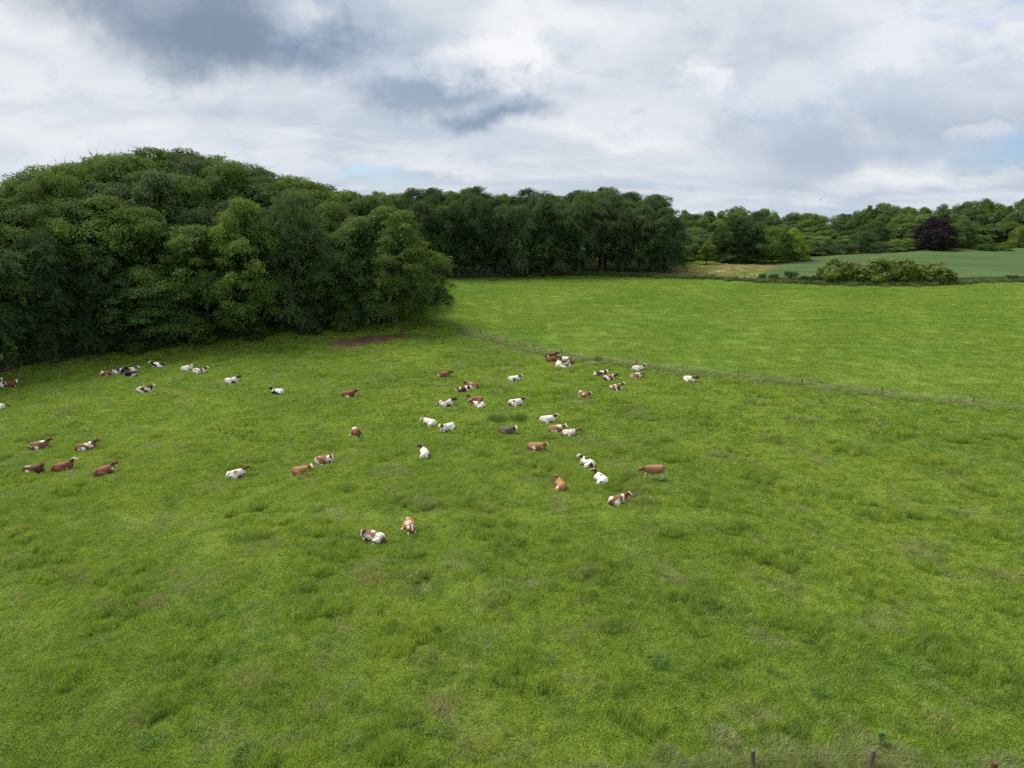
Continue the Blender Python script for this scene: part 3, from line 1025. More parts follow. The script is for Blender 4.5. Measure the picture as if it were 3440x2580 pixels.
SKY_L = [(-400, 700), (0, 652), (90, 610), (150, 572), (250, 562), (420, 535), (560, 515), (720, 530), (900, 578), (1050, 612), (1150, 648), (1240, 690), (1330, 760), (1400, 830)]
edge_x = [-330, -160, 20, 185, 350, 520, 690, 850, 1010, 1130, 1235]
BASE_Y = [(-420, 1345), (-200, 1300), (0, 1258), (200, 1215), (430, 1182), (700, 1150), (800, 1148), (1000, 1122), (1170, 1104), (1265, 1094)]
FRONT_TOP = {-330: 860, -160: 830, 20: 850, 185: 790, 350: 860, 520: 900, 690: 770, 850: 690, 1010: 650, 1130: 800, 1235: 740}
FRONT_LAB = {20: 'dark drooping edge beech at the left frame', 185: 'dark shaggy beech hanging to the grass at the wood edge',
             350: 'dark feathery beech just left of the black and white cows, wood edge', 520: 'short bushy green tree bulging from the left wood',
             690: 'light green layered tree at the front of the left wood', 850: 'big light green maple with a pale visible trunk at wood edge',
             1010: 'tall grey-green drooping beech above the bare soil', 1130: 'lower green edge tree behind the bare brown soil',
             1235: 'dark green edge tree with a pale trunk left of corner tree', -160: 'edge tree beyond the left frame', -330: 'edge tree far beyond the left frame'}
for i, ex in enumerate(edge_x):
    by = prof(BASE_Y, ex)
    p = ground_at(ex, by - 6)
    beech = ex in (20, 185, 350, 1010)
    pairs, Hm, Rm = (BEECH, 25, 5.6) if beech else (BROAD, 20, 6.2)
    kind = 'grey' if ex == 1010 else ('dark' if beech else ('light' if ex in (690, 850) else 'mid'))
    h = z_of_row(FRONT_TOP[ex], p) - p.z
    w = (9.5 if beech else 11.0) * TR.uniform(0.95, 1.12)
    place_tree('edge_tree', pairs[i % 4], p, w / (2 * Rm), h / Hm, TR.uniform(0, 6.28), tint(kind), FRONT_LAB[ex], 'tree', 'trees along the edge of the left wood')
TONE = {'mid': 'mid green', 'dark': 'dark green', 'light': 'light green', 'olive': 'olive green', 'grey': 'grey-green', 'pale': 'pale green', 'yellow': 'yellow-green'}


def wood_spot(px):
    for lim, w in ((0, 'beyond the left frame'), (170, 'at the left frame'), (360, 'left of the black cows'), (560, 'above the black cows'), (760, 'above two white cows'),
                   (960, 'right of the highest skyline'), (1120, 'above the bare soil'), (9999, 'close to the corner tree')):
        if px < lim: return w


rowspec = [(7, 0.42, 'BROAD', 175), (13.5, 0.66, 'BEECH', 172), (21, 0.85, 'HEAD', 175), (29, 0.97, 'HEAD', 165), (39, 1.0, 'HEAD', 165), (51, 0.99, 'HEAD', 180)]
for k, (back, f, typ, step) in enumerate(rowspec):
    xx = -420 + TR.uniform(0, 60)
    while xx < 1270 - 12 * k:
        by = prof(BASE_Y, xx)
        q = ground_at(xx, by - 6)
        p = Vector((q.x + TR.uniform(-1.5, 1.5), q.y + back + TR.uniform(-2, 2), 0))
        p.z = tz(p.x, p.y)
        pxx = 1720 + FPX * p.x / (p.y * math.cos(PITCH) + 4)
        yt = 800 * (1 - f) + prof(SKY_L, pxx) * f + TR.uniform(-8, 22) * (1.0 if k > 2 else 2.4)
        h = z_of_row(yt, p) - p.z
        pairs, Hm, Rm = {'BROAD': (BROAD, 20, 6.2), 'BEECH': (BEECH, 25, 5.6), 'HEAD': (HEAD, 26, 5.6)}[typ]
        if typ == 'BEECH' and TR.random() < 0.5: pairs, Hm, Rm = BROAD, 20, 6.2
        w = TR.uniform(10.5, 15.0)
        kind = TR.choice(['mid', 'dark', 'light', 'olive', 'grey', 'mid'] if k < 2 else ['mid', 'olive', 'light', 'olive', 'grey'])
        place_tree('wood_tree', TR.choice(pairs), p, w / (2 * Rm), h / Hm, TR.uniform(0, 6.28), tint(kind),
                   '%s crown, %s of left wood, %s' % (TONE[kind], ('second rank', 'third rank', 'upper slope', 'skyline', 'rear skyline', 'far back')[k], wood_spot(pxx)),
                   'tree', 'crowns inside the left wood')
        xx += step * TR.uniform(0.8, 1.2)
p = ground_at(1318, 1088)
h = z_of_row(700, p) - p.z
place_tree('corner_tree', CORNER, p, 1.0, h / 24, R(8), (1.4, 1.28, 1.0), 'broad spreading tree at the wood corner with a long low overhanging bough', 'tree')
CT = ['rounded crown left of the corner tree top', 'crown directly behind the corner tree, rising over it', 'rounded crown above the right end of the bare soil', 'low crown behind the corner tree, right side',
      'rear crown above the bare soil, on the wood slope', 'rear crown behind the corner tree top']
for px, dep, yt, w in ((1240, 152, 672, 13), (1300, 160, 715, 13), (1170, 158, 650, 13), (1350, 152, 790, 10), (1190, 172, 655, 13), (1270, 178, 690, 12)):
    tree_to('wood_tree', BROAD, px, dep, yt, w, 20, 6.2, TR.choice(['olive', 'mid']), CT.pop(0), 'crowns behind the corner tree')
for i, (px, py, s, lab) in enumerate([(690, 1152, 0.62, 'low flowering shrub right of the shaded gap below the left wood'), (560, 1172, 0.6, 'low shrub under the bulging tree at the wood edge'),
                                      (1165, 1112, 0.7, 'low elder shrub behind the bare soil at the wood edge'), (860, 1142, 0.6, 'low dark shrub under the big maple'),
                                      (460, 1186, 0.7, 'small bright shrub at the foot of the left wood'), (1050, 1122, 0.6, 'low shrub left of the bare soil, under the grey beech')]):
    p = ground_at(px, py)
    place_tree('edge_shrub', ELDER[i % 3] if i in (0, 2) else BUSH[i % 3], p, s, s * 0.8, TR.uniform(0, 6), (1, 1, 1), lab, 'shrub', 'shrubs at the foot of the left wood', 'foliage')

# --- centre wood (tall dark beeches at the end of the meadow)
ORDW = 'first second third fourth fifth sixth seventh eighth ninth tenth eleventh twelfth thirteenth fourteenth fifteenth sixteenth'.split()
SKY_C = [(1150, 662), (1250, 657), (1400, 642), (1500, 634), (1560, 642), (1700, 647), (1850, 652), (1990, 648), (2050, 634), (2150, 650), (2200, 668), (2235, 700), (2265, 745), (2300, 800)]
for k, (dep, step, f) in enumerate([(209, 66, 0.72), (217, 74, 0.97), (226, 78, 1.0), (236, 84, 0.98), (248, 96, 0.96)]):
    xx = 1200 + 20 * k + (220 if k == 0 else 0)
    nb = 0
    while xx < 2238 - 8 * k:
        d2 = dep + (xx - 1500) * 0.022 + TR.uniform(-1.5, 1.5)
        yt = 760 * (1 - f) + prof(SKY_C, xx) * f + TR.uniform(-9, 30)
        pairs, Hm, Rm = (BEECH2 + BEECH[:1], 25, 5.6) if k == 0 else (BEECH, 25, 5.6) if k == 1 else (HEAD, 26, 5.6)
        kind = TR.choice(['dark', 'dark', 'grey', 'mid']) if k < 2 else TR.choice(['mid', 'dark', 'olive'])
        nb += 1
        lab = ('%s drooping beech, %s from the left in the centre wood front' % (TONE[kind], ORDW[min(nb - 1, 15)]) if k == 0 else
               '%s crown, %s rank of centre wood, %s' % (TONE[kind], ORDW[k], 'behind the corner tree' if xx < 1480 else 'left half' if xx < 1750 else 'middle' if xx < 2000 else 'right end'))
        tree_to('beech_tree', pairs, xx, d2, yt, TR.uniform(9, 11.5), Hm, Rm, kind, lab,
                'front beeches of the centre wood' if k == 0 else 'crowns inside the centre wood')
        xx += step * TR.uniform(0.85, 1.15)
tree_to('beech_tree', BEECH, 2232, 226, 700, 11, 25, 5.6, 'dark', 'dark beech closing the right end of the centre wood')
tree_to('beech_tree', BEECH, 2210, 219, 735, 9, 25, 5.6, 'dark', 'lower dark beech beside the right end of the centre wood')

# --- far trees on the right
SKY_R = [(2150, 735), (2280, 718), (2350, 718), (2440, 714), (2500, 710), (2560, 714), (2620, 717), (2660, 732), (2720, 724), (2757, 746), (2790, 732), (2850, 714), (2900, 697), (2960, 688), (3020, 687),
         (3080, 702), (3110, 712), (3150, 704), (3220, 692), (3280, 682), (3340, 678), (3400, 677), (3440, 674), (3700, 668)]
def far_spot(px):
    for lim, w in ((2270, 'hidden by the centre wood'), (2430, 'above the young tree'), (2560, 'behind the dark parkland tree'), (2690, 'behind the bright parkland tree'), (2830, 'below the skyline gap'),
                   (2960, 'left of the yellow-green bush'), (3060, 'behind the yellow-green bush'), (3190, 'behind the copper beech'), (3330, 'right of the copper beech'), (3440, 'near the right frame'), (9999, 'beyond the right frame')):
        if px < lim: return w


for k, (dep, step, f) in enumerate([(325, 66, 0.45), (352, 58, 0.85), (378, 60, 1.0), (405, 66, 1.0)]):
    xx = 2180 + 15 * k
    while xx < 3660:
        yt = 800 * (1 - f) + prof(SKY_R, xx) * f + TR.uniform(-5, 24)
        kind = TR.choice(['mid', 'light', 'grey', 'pale', 'olive'])
        tree_to('far_tree', FAR, xx, dep + TR.uniform(-8, 8) + (xx - 2800) * 0.02, yt, TR.uniform(9, 17), 20, 6.4,
                kind, '%s distant tree, %s, %s' % (TONE[kind], ('nearest rank', 'second rank', 'skyline rank', 'hindmost rank')[k], far_spot(xx)), 'distant trees beyond the grain field')
        xx += step * TR.uniform(0.8, 1.2)
xx = 2200
while xx < 3560:
    ey = float(np.interp(xx, [2200, 2450, 2690, 2785, 3000, 3160, 3440, 3700], [874, 876, 868, 863, 851, 841, 830, 821]))
    q = ground_at(xx, ey)
    kind = TR.choice(['mid', 'dark', 'pale', 'olive', 'light'])
    tree_to('far_tree', PARK, xx, q.y + TR.uniform(2, 9), ey - TR.uniform(34, 80), TR.uniform(7.5, 12), 13, 6.4, kind,
            'low %s tree at the grain field edge, %s' % (TONE[kind], far_spot(xx)), 'low trees directly behind the grain field')
    xx += TR.uniform(42, 70)
for px, dep, yt, w, kind, lab in [
        (2290, 285, 790, 11, 'mid', 'round mid green tree left of the young tree, behind the hay strip'),
        (2345, 300, 772, 9, 'pale', 'pale grey-green willow-like tree behind the young tree'),
        (2405, 292, 782, 9, 'pale', 'pale soft tree between young tree and dark tree'),
        (2690, 300, 828, 9, 'olive', 'low bushy tree right of the bright pair, at field edge'),
        (2745, 305, 796, 12, 'pale', 'pale olive willow-like tree at the grain field edge'),
        (2850, 306, 792, 14, 'mid', 'rounded mid green tree at the grain field edge'),
        (2925, 312, 752, 15, 'mid', 'large rounded tree left of the yellow-green bush'),
        (3010, 330, 728, 13, 'light', 'light green tall tree behind the yellow-green bush'),
        (3060, 318, 770, 11, 'light', 'light green tree just left of the copper beech'),
        (3215, 300, 748, 12, 'mid', 'mid green tree just right of the copper beech'),
        (3270, 304, 792, 12, 'light', 'low spreading light green tree right of copper beech'),
        (3410, 306, 772, 9, 'yellow', 'yellow-green tree at the right frame beyond the grain field')]:
    tree_to('field_edge_tree', PARK, px, dep, yt, w, 13, 6.4, kind, lab)
tree_to('parkland_tree', [FAR[1]], 2470, 252, 738, 13.5, 20, 6.4, 'dark', 'tall dark tree left of the bright pair beyond the hay strip')
tree_to('parkland_tree', [PARK[0]], 2530, 250, 800, 10, 13, 6.4, 'mid', 'lower green tree between the dark tree and bright tree')
tree_to('parkland_tree', [PARK[1]], 2590, 250, 764, 12.5, 13, 6.4, 'light', 'bright rounded tree beyond the hay strip')
tree_to('parkland_tree', [PARK[2]], 2645, 253, 778, 10.5, 13, 6.4, 'yellow', 'yellowish bright tree at the right of the parkland group')
tree_to('young_tree', [YOUNG], 2371, 246, 814, 6.0, 8.4, 2.5, 'yellow', 'small young conical tree on the far grass strip')
tree_to('bush', BUSH, 2300, 258, 864, 7.5, 5.5, 2.9, 'yellow', 'low yellow-green bush at the end of the centre wood', None, 'shrub', foliage='foliage')
tree_to('bush', BUSH, 3020, 290, 806, 10.5, 5.5, 2.9, 'yellow', 'yellow-green bush left of the copper beech', None, 'shrub', foliage='foliage')
tree_to('copper_beech', [COPPER], 3122, 292, 740, 17, 17, 8.4, 'mid', 'dark purple copper beech on the far field crest')
for px, w, yt in ((3300, 8, 822), (3360, 7, 826), (2440, 5, 872), (2330, 3, 884)):
    tree_to('bush', BUSH, px, 288 if px > 3000 else 250, yt, w, 5.5, 2.9, 'mid', {3300: 'low green bush on the far field crest, left one of two', 3360: 'low green bush on the far field crest, right one of two',
            2440: 'low dark bush at the foot of the tall dark parkland tree', 2330: 'small dark bush left of the young tree'}[px], None, 'shrub', foliage='foliage')

# --- flowering elder hedge between meadow and grain field
ORD = ['leftmost', 'second', 'third', 'fourth and widest', 'fifth', 'sixth', 'seventh, small', 'rightmost, separate']
for i, (px, w, yt) in enumerate([(2787, 60, 881), (2832, 48, 885), (2868, 60, 891), (2928, 84, 879), (2998, 66, 881), (3043, 62, 881), (3088, 48, 898), (3140, 72, 889)]):
    p = ground_at(px, 951)
    h = z_of_row(yt, p) - p.z
    s = w * 0.0825 / 6.0
    place_tree('elder_bush', ELDER[i % 3], p, s * 1.2, h / 5.1, TR.uniform(0, 6.28), (1.12, 1.1, 1.0), 'cream-flowered elder bush, %s in the hedge row' % ORD[i], 'shrub',
               'flowering elder bushes in the hedge', 'foliage')
for i, (px, py, s, lab) in enumerate([(2600, 946, .32, 'low bramble mound near the left end of the hedge bank'), (2705, 953, .34, 'low bramble mound right of the small windswept shrub'), (2560, 943, .28, 'leftmost low bramble mound on the hedge bank'),
                                      (2740, 955, .36, 'low bramble mound left of the elder row'), (3185, 952, .40, 'low bramble mound right of the elder row'), (3390, 946, .26, 'low bramble mound on the bank at the right frame'), (3410, 944, .24, 'second low bramble mound on the bank at the right frame')]):
    p = ground_at(px, py - 3)
    place_tree('bramble', BUSH[i % 3], p, s * 1.5, s, TR.uniform(0, 6), tint('dark'), lab, 'shrub', 'brambles on the hedge bank', 'foliage')
SHR = tree_meshes('shrub', 151, 2.6, 1.7, 1.5, 'ball', 3500, 0.16, 0.45, 0.0, M_LEAF, K=45, trunk_r=0.13)
p = ground_at(2655, 947)
place_tree('windswept_shrub', SHR, p, 1.0, 1.0, 0.4, (0.9, 0.75, 0.9), 'small dark flat-topped shrub on a short stem before the grain field', 'shrub', None, 'foliage')

# ------------------------------------------------------------------ fences
def post_mesh(name, r, h, seed, mat, square=False):
    rg = np.random.default_rng(seed)
    bm = bmesh.new()
    n = 8
    zs = [-0.4, 0.0, h * 0.5, h - 0.03, h]
    rings = []
    for k, z in enumerate(zs):
        rr = r * (1.05, 1.04, 1.0, 0.97, 0.82)[k]
        ring = []
        for j in range(n):
            a = j * 2 * math.pi / n + 0.2
            e = rr * (1 + rg.normal(0, 0.05))
            ring.append(bm.verts.new((e * math.cos(a), e * math.sin(a), z + (rg.normal(0, 0.012) if k == 4 else 0))))
        rings.append(ring)
    for a, b in zip(rings[:-1], rings[1:]):
        for j in range(n):
            bm.faces.new((a[j], a[(j + 1) % n], b[(j + 1) % n], b[j]))
    bm.faces.new(rings[-1])
    me = bpy.data.meshes.new(name)
    bm.to_mesh(me); bm.free()
    me.materials.append(mat)
    return me


def fence(name, line, r, h, label, heights, mats=None, wr=0.006, sag=0.03, only=None):
    ox, oy = line[len(line) // 2]
    root = link(name, None)
    root.location = (ox, oy, tz(ox, oy))
    O = Vector(root.location)
    tag(root, label, 'fence')
    tops = []
    for i, (x, y) in enumerate(line):
        hh = h * TR.uniform(0.92, 1.08)
        me = post_mesh('post', r * TR.uniform(0.9, 1.1), hh, i + 3, (mats or {}).get(i, M_POST))
        o = link('post', me, root)
        o.location = Vector((x, y, tz(x, y))) - O
        o.rotation_euler = (R(TR.uniform(-3.5, 3.5)), R(TR.uniform(-4.5, 4.5)), TR.uniform(0, 6))
        if mats and i in mats: o['label'] = 'rusty red-brown post'
        tops.append(Vector((x, y, tz(x, y))))
    for hw in heights:
        P = []
        for a, b in zip(tops[:-1], tops[1:]):
            for k in range(4):
                q = a.lerp(b, k / 4)
                P.append((q.x - O.x, q.y - O.y, max(q.z, tz(q.x, q.y)) + hw * h - sag * math.sin(math.pi * k / 4) - O.z))
        q = tops[-1]
        P.append((q.x - O.x, q.y - O.y, q.z + hw * h - O.z))
        link('wire', tubes_mesh('wire', [(np.array(P), np.full(len(P), wr))], M_WIRE, 4), root)
    return root


fence('wire_fence', FENCE, 0.07, 1.1, 'grey wooden post and wire fence between pasture and meadow', (0.9, 0.55), wr=0.006)
fence('wire_fence', FRONT, 0.125, 1.15, 'nearest post and wire fence at the bottom right frame', (0.93, 0.6), {4: M_POSTR}, wr=0.0035)
fence('wire_fence', line_from([(1560, 931), (1650, 930), (1750, 929), (1850, 927), (1960, 925), (2060, 926), (2180, 929), (2298, 935), (2341, 936), (2391, 937), (2450, 941)]), 0.09, 1.2,
      'distant post and wire fence before the centre wood and hay strip', (0.9, 0.5), wr=0.008)
fence('wire_fence', line_from([(-150, 1290), (-60, 1266), (28, 1250), (75, 1240)]), 0.12, 1.25, 'pale wooden posts in the dark gap at the far left wood edge', (0.85, 0.5), wr=0.008)

# ------------------------------------------------------------------ thistle, bird
def thistle():
    rg = np.random.default_rng(3)
    p = ground_at(2955, 2515)
    root = link('thistle', None)
    root.location = p
    tag(root, 'single tall dark thistle standing behind the nearest fence', 'thistle')
    link('stem', tubes_mesh('thistle_stem', [(np.array([(0, 0, -.05), (.01, 0, .4), (.03, .01, .85), (.02, 0, 1.1)]), np.array([.016, .014, .01, .006])),
                                             (np.array([(.01, 0, .6), (-.12, .02, .85), (-.2, .02, 1.0)]), np.array([.01, .008, .005])),
                                             (np.array([(.02, 0, .65), (.14, -.02, .82), (.24, 0, .95)]), np.array([.01, .008, .005]))], M_SEDGE, 5), root)
    pts, F, lv = [], [], []
    for i in range(90):
        z = rg.uniform(0.3, 1.1)
        a = rg.uniform(0, 6.28)
        L = rg.uniform(.12, .26)
        c = np.array([rg.normal(0, .09), rg.normal(0, .05), z])
        d = np.array([math.cos(a), math.sin(a), rg.uniform(-.2, .5)]) * L
        w = np.cross(d, (0, 0, 1)) * 0.22
        k = len(pts)
        pts += [c, c + d * .5 + w, c + d, c + d * .5 - w]
        F.append((k, k + 1, k + 2, k + 3)); lv += [rg.random() * .6] * 4
    link('foliage', fast_mesh('thistle_leaves', np.array(pts), np.array(F), [M_SEDGE], {'lv': np.array(lv)}), root)


thistle()


def bird():
    d = pix_dir(2755, 672)
    o = Vector((0, 0, CAM_Z)) + d * 170
    m, t = new_mat('feather')
    m = finish(m, t, principled(t, (0.03, 0.03, 0.035), 0.7).outputs[0])
    bm = bmesh.new()
    prof_ = [(-.26, .005), (-.2, .03), (-.1, .055), (.02, .06), (.1, .045), (.14, .04), (.19, .032), (.24, .004)]
    rings = [[bm.verts.new((x, r * math.cos(a), r * math.sin(a) * .9)) for a in np.arange(8) * math.pi / 4] for x, r in prof_]
    for a, b in zip(rings[:-1], rings[1:]):
        for j in range(8): bm.faces.new((a[j], a[(j + 1) % 8], b[(j + 1) % 8], b[j]))
    for s in (-1, 1):
        top = [(.1, .03, .02), (.16, .22, .10), (.07, .46, .12), (-.02, .30, .09), (-.08, .15, .05), (-.07, .03, .02)]
        up = [bm.verts.new((x, s * y, z)) for x, y, z in top]
        lo = [bm.verts.new((x, s * y, z - .012)) for x, y, z in top]
        bm.faces.new(up); bm.faces.new(lo[::-1])
        for j in range(6): bm.faces.new((up[j], up[(j + 1) % 6], lo[(j + 1) % 6], lo[j]))
    me = bpy.data.meshes.new('bird'); bm.to_mesh(me); bm.free(); me.materials.append(m)
    b = link('bird', me)
    b.location = o; b.rotation_euler = (0.1, 0, R(200))
    tag(b, 'tiny dark bird gliding in the sky above the far trees', 'bird')


bird()

# ------------------------------------------------------------------ cows
def coat_mat():
    m, t = new_mat('cow_coat')
    a = t.node('ShaderNodeAttribute', attribute_name='coat')
    tc = t.node('ShaderNodeTexCoord')
    n = t.noise(tc.outputs['Object'], 14.0, 4.0, 0.6).outputs[0]
    v = t.ramp(n, 0.3, 0.7, 0.84, 1.08)
    cc = t.node('ShaderNodeCombineXYZ')
    for i in range(3): t.l.new(v, cc.inputs[i])
    b = principled(t, t.mix(1.0, a.outputs['Color'], cc.outputs[0], 'MULTIPLY'), 0.72, 0.25)
    return finish(m, t, b.outputs[0])


M_COAT = coat_mat()


def flat_mat(name, col, rough=0.5):
    m, t = new_mat(name)
    tc = t.node('ShaderNodeTexCoord')
    n = t.noise(tc.outputs['Object'], 30.0, 2.0).outputs[0]
    c = t.mix(n, tuple(k * 0.85 for k in col), tuple(min(1, k * 1.1) for k in col))
    return finish(m, t, principled(t, c, rough).outputs[0])


M_EYE = flat_mat('cow_eye', (0.012, 0.010, 0.008), 0.2)
M_TAG = flat_mat('ear_tag_yellow', (0.75, 0.52, 0.04))
M_COLLAR = flat_mat('collar_blue', (0.02, 0.04, 0.09))

COATS = {'red': (0.205, 0.080, 0.036), 'dark': (0.100, 0.038, 0.020), 'tan': (0.360, 0.185, 0.085), 'brown': (0.260, 0.118, 0.055),
         'black': (0.012, 0.012, 0.014), 'grey': (0.140, 0.105, 0.080)}
WHITE = np.array((0.70, 0.66, 0.58))


def loft(path, radii, n=14):
    """path (k,3), radii (k,2): sideways and upward half sizes -> verts, faces (closed)"""
    P = np.asarray(path, float); Q = np.asarray(radii, float)
    T = np.gradient(P, axis=0)
    T /= np.linalg.norm(T, axis=1)[:, None] + 1e-9
    up = np.array([0, 0, 1.0])
    S = np.cross(up, T)
    ln = np.linalg.norm(S, axis=1)
    S[ln < 0.15] = (0, 1, 0)
    S /= np.linalg.norm(S, axis=1)[:, None]
    U = np.cross(T, S)
    a = np.arange(n) * 2 * np.pi / n
    V = P[:, None] + S[:, None] * (np.cos(a)[None, :, None] * Q[:, None, :1]) + U[:, None] * (np.sin(a)[None, :, None] * Q[:, None, 1:])
    k = len(P)
    F = []
    for i in range(k - 1):
        for j in range(n):
            F.append((i * n + j, i * n + (j + 1) % n, (i + 1) * n + (j + 1) % n, (i + 1) * n + j))
    V = np.vstack([V.reshape(-1, 3), P[:1], P[-1:]])
    for j in range(n):
        F.append((k * n, (j + 1) % n, j))
        F.append((k * n + 1, (k - 1) * n + j, (k - 1) * n + (j + 1) % n))
    return V, F


def cow_parts(pose, side, hyaw, hpitch, reach=False, leg_out=False):
    """name -> (path, radii); x forward, z up, ground at z = 0"""
    s = side
    parts = {}
    hy, hp = R(hyaw), R(hpitch)
    if pose == 'lying':
        parts['body'] = ([(-.97, 0, .46), (-.88, 0, .45), (-.70, 0, .46), (-.42, 0, .455), (-.05, 0, .46), (.30, 0, .475), (.56, 0, .50), (.76, 0, .50), (.88, 0, .50)],
                         [(.09, .12), (.24, .29), (.34, .40), (.41, .41), (.46, .42), (.42, .43), (.34, .42), (.25, .34), (.12, .2)])
        parts['withers'] = ([(.2, 0, .78), (.45, 0, .82), (.7, 0, .78)], [(.12, .1), (.14, .13), (.1, .1)])
        parts['hips'] = ([(-.72, -.2, .74), (-.70, 0, .80), (-.72, .2, .74)], [(.08, .07), (.1, .08), (.08, .07)])
        # hind legs lie to one side
        parts['thigh'] = ([(-.68, s * .22, .40), (-.42, s * .36, .32), (-.08, s * .48, .20)], [(.22, .28), (.22, .26), (.13, .15)])
        if leg_out:
            parts['hind_leg'] = ([(-.10, s * .46, .20), (-.18, s * .68, .12), (-.22, s * .92, .06), (-.20, s * 1.02, .05)], [(.12, .13), (.075, .08), (.05, .05), (.055, .045)])
        else:
            parts['hind_leg'] = ([(-.10, s * .48, .19), (-.36, s * .58, .10), (-.50, s * .62, .07), (-.20, s * .66, .055), (.04, s * .66, .05)],
                                 [(.12, .13), (.08, .08), (.06, .065), (.05, .05), (.055, .045)])
        parts['hind_leg_far'] = ([(-.2, s * .2, .12), (.2, s * .44, .06), (.34, s * .47, .05)], [(.09, .1), (.05, .05), (.05, .045)])
        for k, e in (('a', s), ('b', -s)):
            ext = reach and k == 'a'
            parts['shoulder_' + k] = ([(.58, e * .24, .52), (.60, e * .30, .36), (.56, e * .30, .20)], [(.15, .2), (.15, .17), (.1, .1)])
            if ext:
                parts['fore_leg_' + k] = ([(.58, e * .30, .22), (.86, e * .28, .15), (1.15, e * .27, .08), (1.40, e * .26, .05)], [(.10, .11), (.085, .085), (.055, .055), (.058, .045)])
            else:
                parts['fore_leg_' + k] = ([(.58, e * .30, .22), (.84, e * .26, .14), (.94, e * .25, .10), (.74, e * .31, .055), (.62, e * .34, .045)],
                                          [(.10, .11), (.085, .09), (.075, .075), (.05, .05), (.05, .04)])
        parts['tail'] = ([(-.96, 0, .62), (-1.03, s * .04, .40), (-1.04, s * .15, .14), (-.98, s * .36, .05)], [(.045, .045), (.04, .04), (.035, .035), (.05, .045)])
        nb = np.array([.62, 0, .66])
    else:
        parts['body'] = ([(-.95, 0, 1.12), (-.86, 0, 1.10), (-.65, 0, 1.06), (-.30, 0, 1.0), (.05, 0, .98), (.40, 0, 1.0), (.66, 0, 1.03), (.84, 0, 1.02), (.95, 0, 1.0)],
                         [(.08, .1), (.22, .26), (.32, .37), (.38, .43), (.41, .46), (.35, .43), (.28, .39), (.2, .31), (.1, .16)])
        parts['hips'] = ([(-.68, -.22, 1.34), (-.66, 0, 1.37), (-.68, .22, 1.34)], [(.07, .06), (.1, .08), (.07, .06)])
        st = 0.16
        for k, e, dx in (('a', s, st), ('b', -s, -st)):
            parts['thigh_' + k] = ([(-.68, e * .16, 1.05), (-.64, e * .2, .82), (-.58 + dx * .3, e * .19, .66)], [(.15, .22), (.13, .18), (.1, .11)])
            parts['hind_leg_' + k] = ([(-.58 + dx * .3, e * .19, .70), (-.74 + dx * .6, e * .18, .50), (-.72 + dx, e * .18, .25), (-.70 + dx, e * .18, .08), (-.66 + dx, e * .18, .03)],
                                      [(.1, .11), (.065, .075), (.047, .047), (.05, .05), (.065, .06)])
            parts['shoulder_' + k] = ([(.62, e * .16, 1.0), (.62, e * .19, .8), (.58, e * .18, .66)], [(.12, .2), (.11, .14), (.085, .09)])
            parts['fore_leg_' + k] = ([(.58, e * .18, .68), (.60 - dx, e * .17, .42), (.60 - dx * 1.5, e * .17, .20), (.60 - dx * 1.7, e * .17, .07), (.64 - dx * 1.7, e * .17, .03)],
                                      [(.085, .09), (.062, .065), (.045, .045), (.05, .05), (.062, .06)])
        parts['udder'] = ([(-.5, 0, .72), (-.35, 0, .66), (-.2, 0, .70)], [(.12, .1), (.15, .14), (.1, .1)])
        parts['tail'] = ([(-.94, 0, 1.25), (-1.06, 0, 1.18), (-1.25, .05 * s, .98), (-1.42, .1 * s, .78), (-1.5, .12 * s, .62)], [(.045, .045), (.04, .04), (.034, .034), (.045, .045), (.04, .05)])
        nb = np.array([.80, 0, 1.10])
    # neck and head: yaw builds up along the neck
    def rotz(v, a):
        return np.array([v[0] * math.cos(a) - v[1] * math.sin(a), v[0] * math.sin(a) + v[1] * math.cos(a), v[2]])
    up = {'lying': 0.62, 'standing': 0.0}[pose] + hp * 0.5
    p1 = nb + rotz(np.array([.24 * math.cos(up), 0, .24 * math.sin(up)]), hy * .35)
    p2 = p1 + rotz(np.array([.26 * math.cos(up), 0, .26 * math.sin(up)]), hy * .75)
    parts['neck'] = ([nb - np.array([.10, 0, .10]), nb, p1, p2], [(.20, .34), (.185, .31), (.135, .215), (.11, .155)])
    hd = -R(30) + hp
    fwd = rotz(np.array([math.cos(hd), 0, math.sin(hd)]), hy)
    b0 = p2 - fwd * .05 + np.array([0, 0, .045])
    parts['head'] = ([b0 - fwd * .06, b0, b0 + fwd * .14, b0 + fwd * .32, b0 + fwd * .46, b0 + fwd * .52],
                     [(.08, .09), (.13, .145), (.13, .15), (.092, .11), (.088, .09), (.06, .065)])
    sid = rotz(np.array([0, 1.0, 0]), hy)
    for k, e in (('l', 1), ('r', -1)):
        ear0 = b0 + sid * e * .10 + np.array([0, 0, .05])
        parts['ear_' + k] = ([ear0, ear0 + sid * e * .10 - fwd * .02, ear0 + sid * e * .19 - fwd * .04 - np.array([0, 0, .02])], [(.05, .05), (.08, .05), (.04, .04)])
    parts['_head_frame'] = (b0, fwd, sid)
    parts['_neck_mid'] = (p1, p2)
    return parts


def cow_shape(key):
    parts = cow_parts(*key)
    frame = parts.pop('_head_frame')
    nm = parts.pop('_neck_mid')
    V, F, off = [], [], 0
    for k, (p, r) in parts.items():
        if key[0] != 'lying' and k == 'head': pass
        v, f = loft(p, r)
        V.append(v); F += [tuple(i + off for i in t) for t in f]
        off += len(v)
    me = bpy.data.meshes.new('cow_lofts')
    me.from_pydata(np.vstack(V).tolist(), [], F)
    o = bpy.data.objects.new('cow_build', me)
    COL.objects.link(o)
    m = o.modifiers.new('skin', 'REMESH'); m.mode = 'VOXEL'; m.voxel_size = 0.032
    m = o.modifiers.new('soft', 'SMOOTH'); m.factor = 0.5; m.iterations = 3
    return o, parts, frame, nm


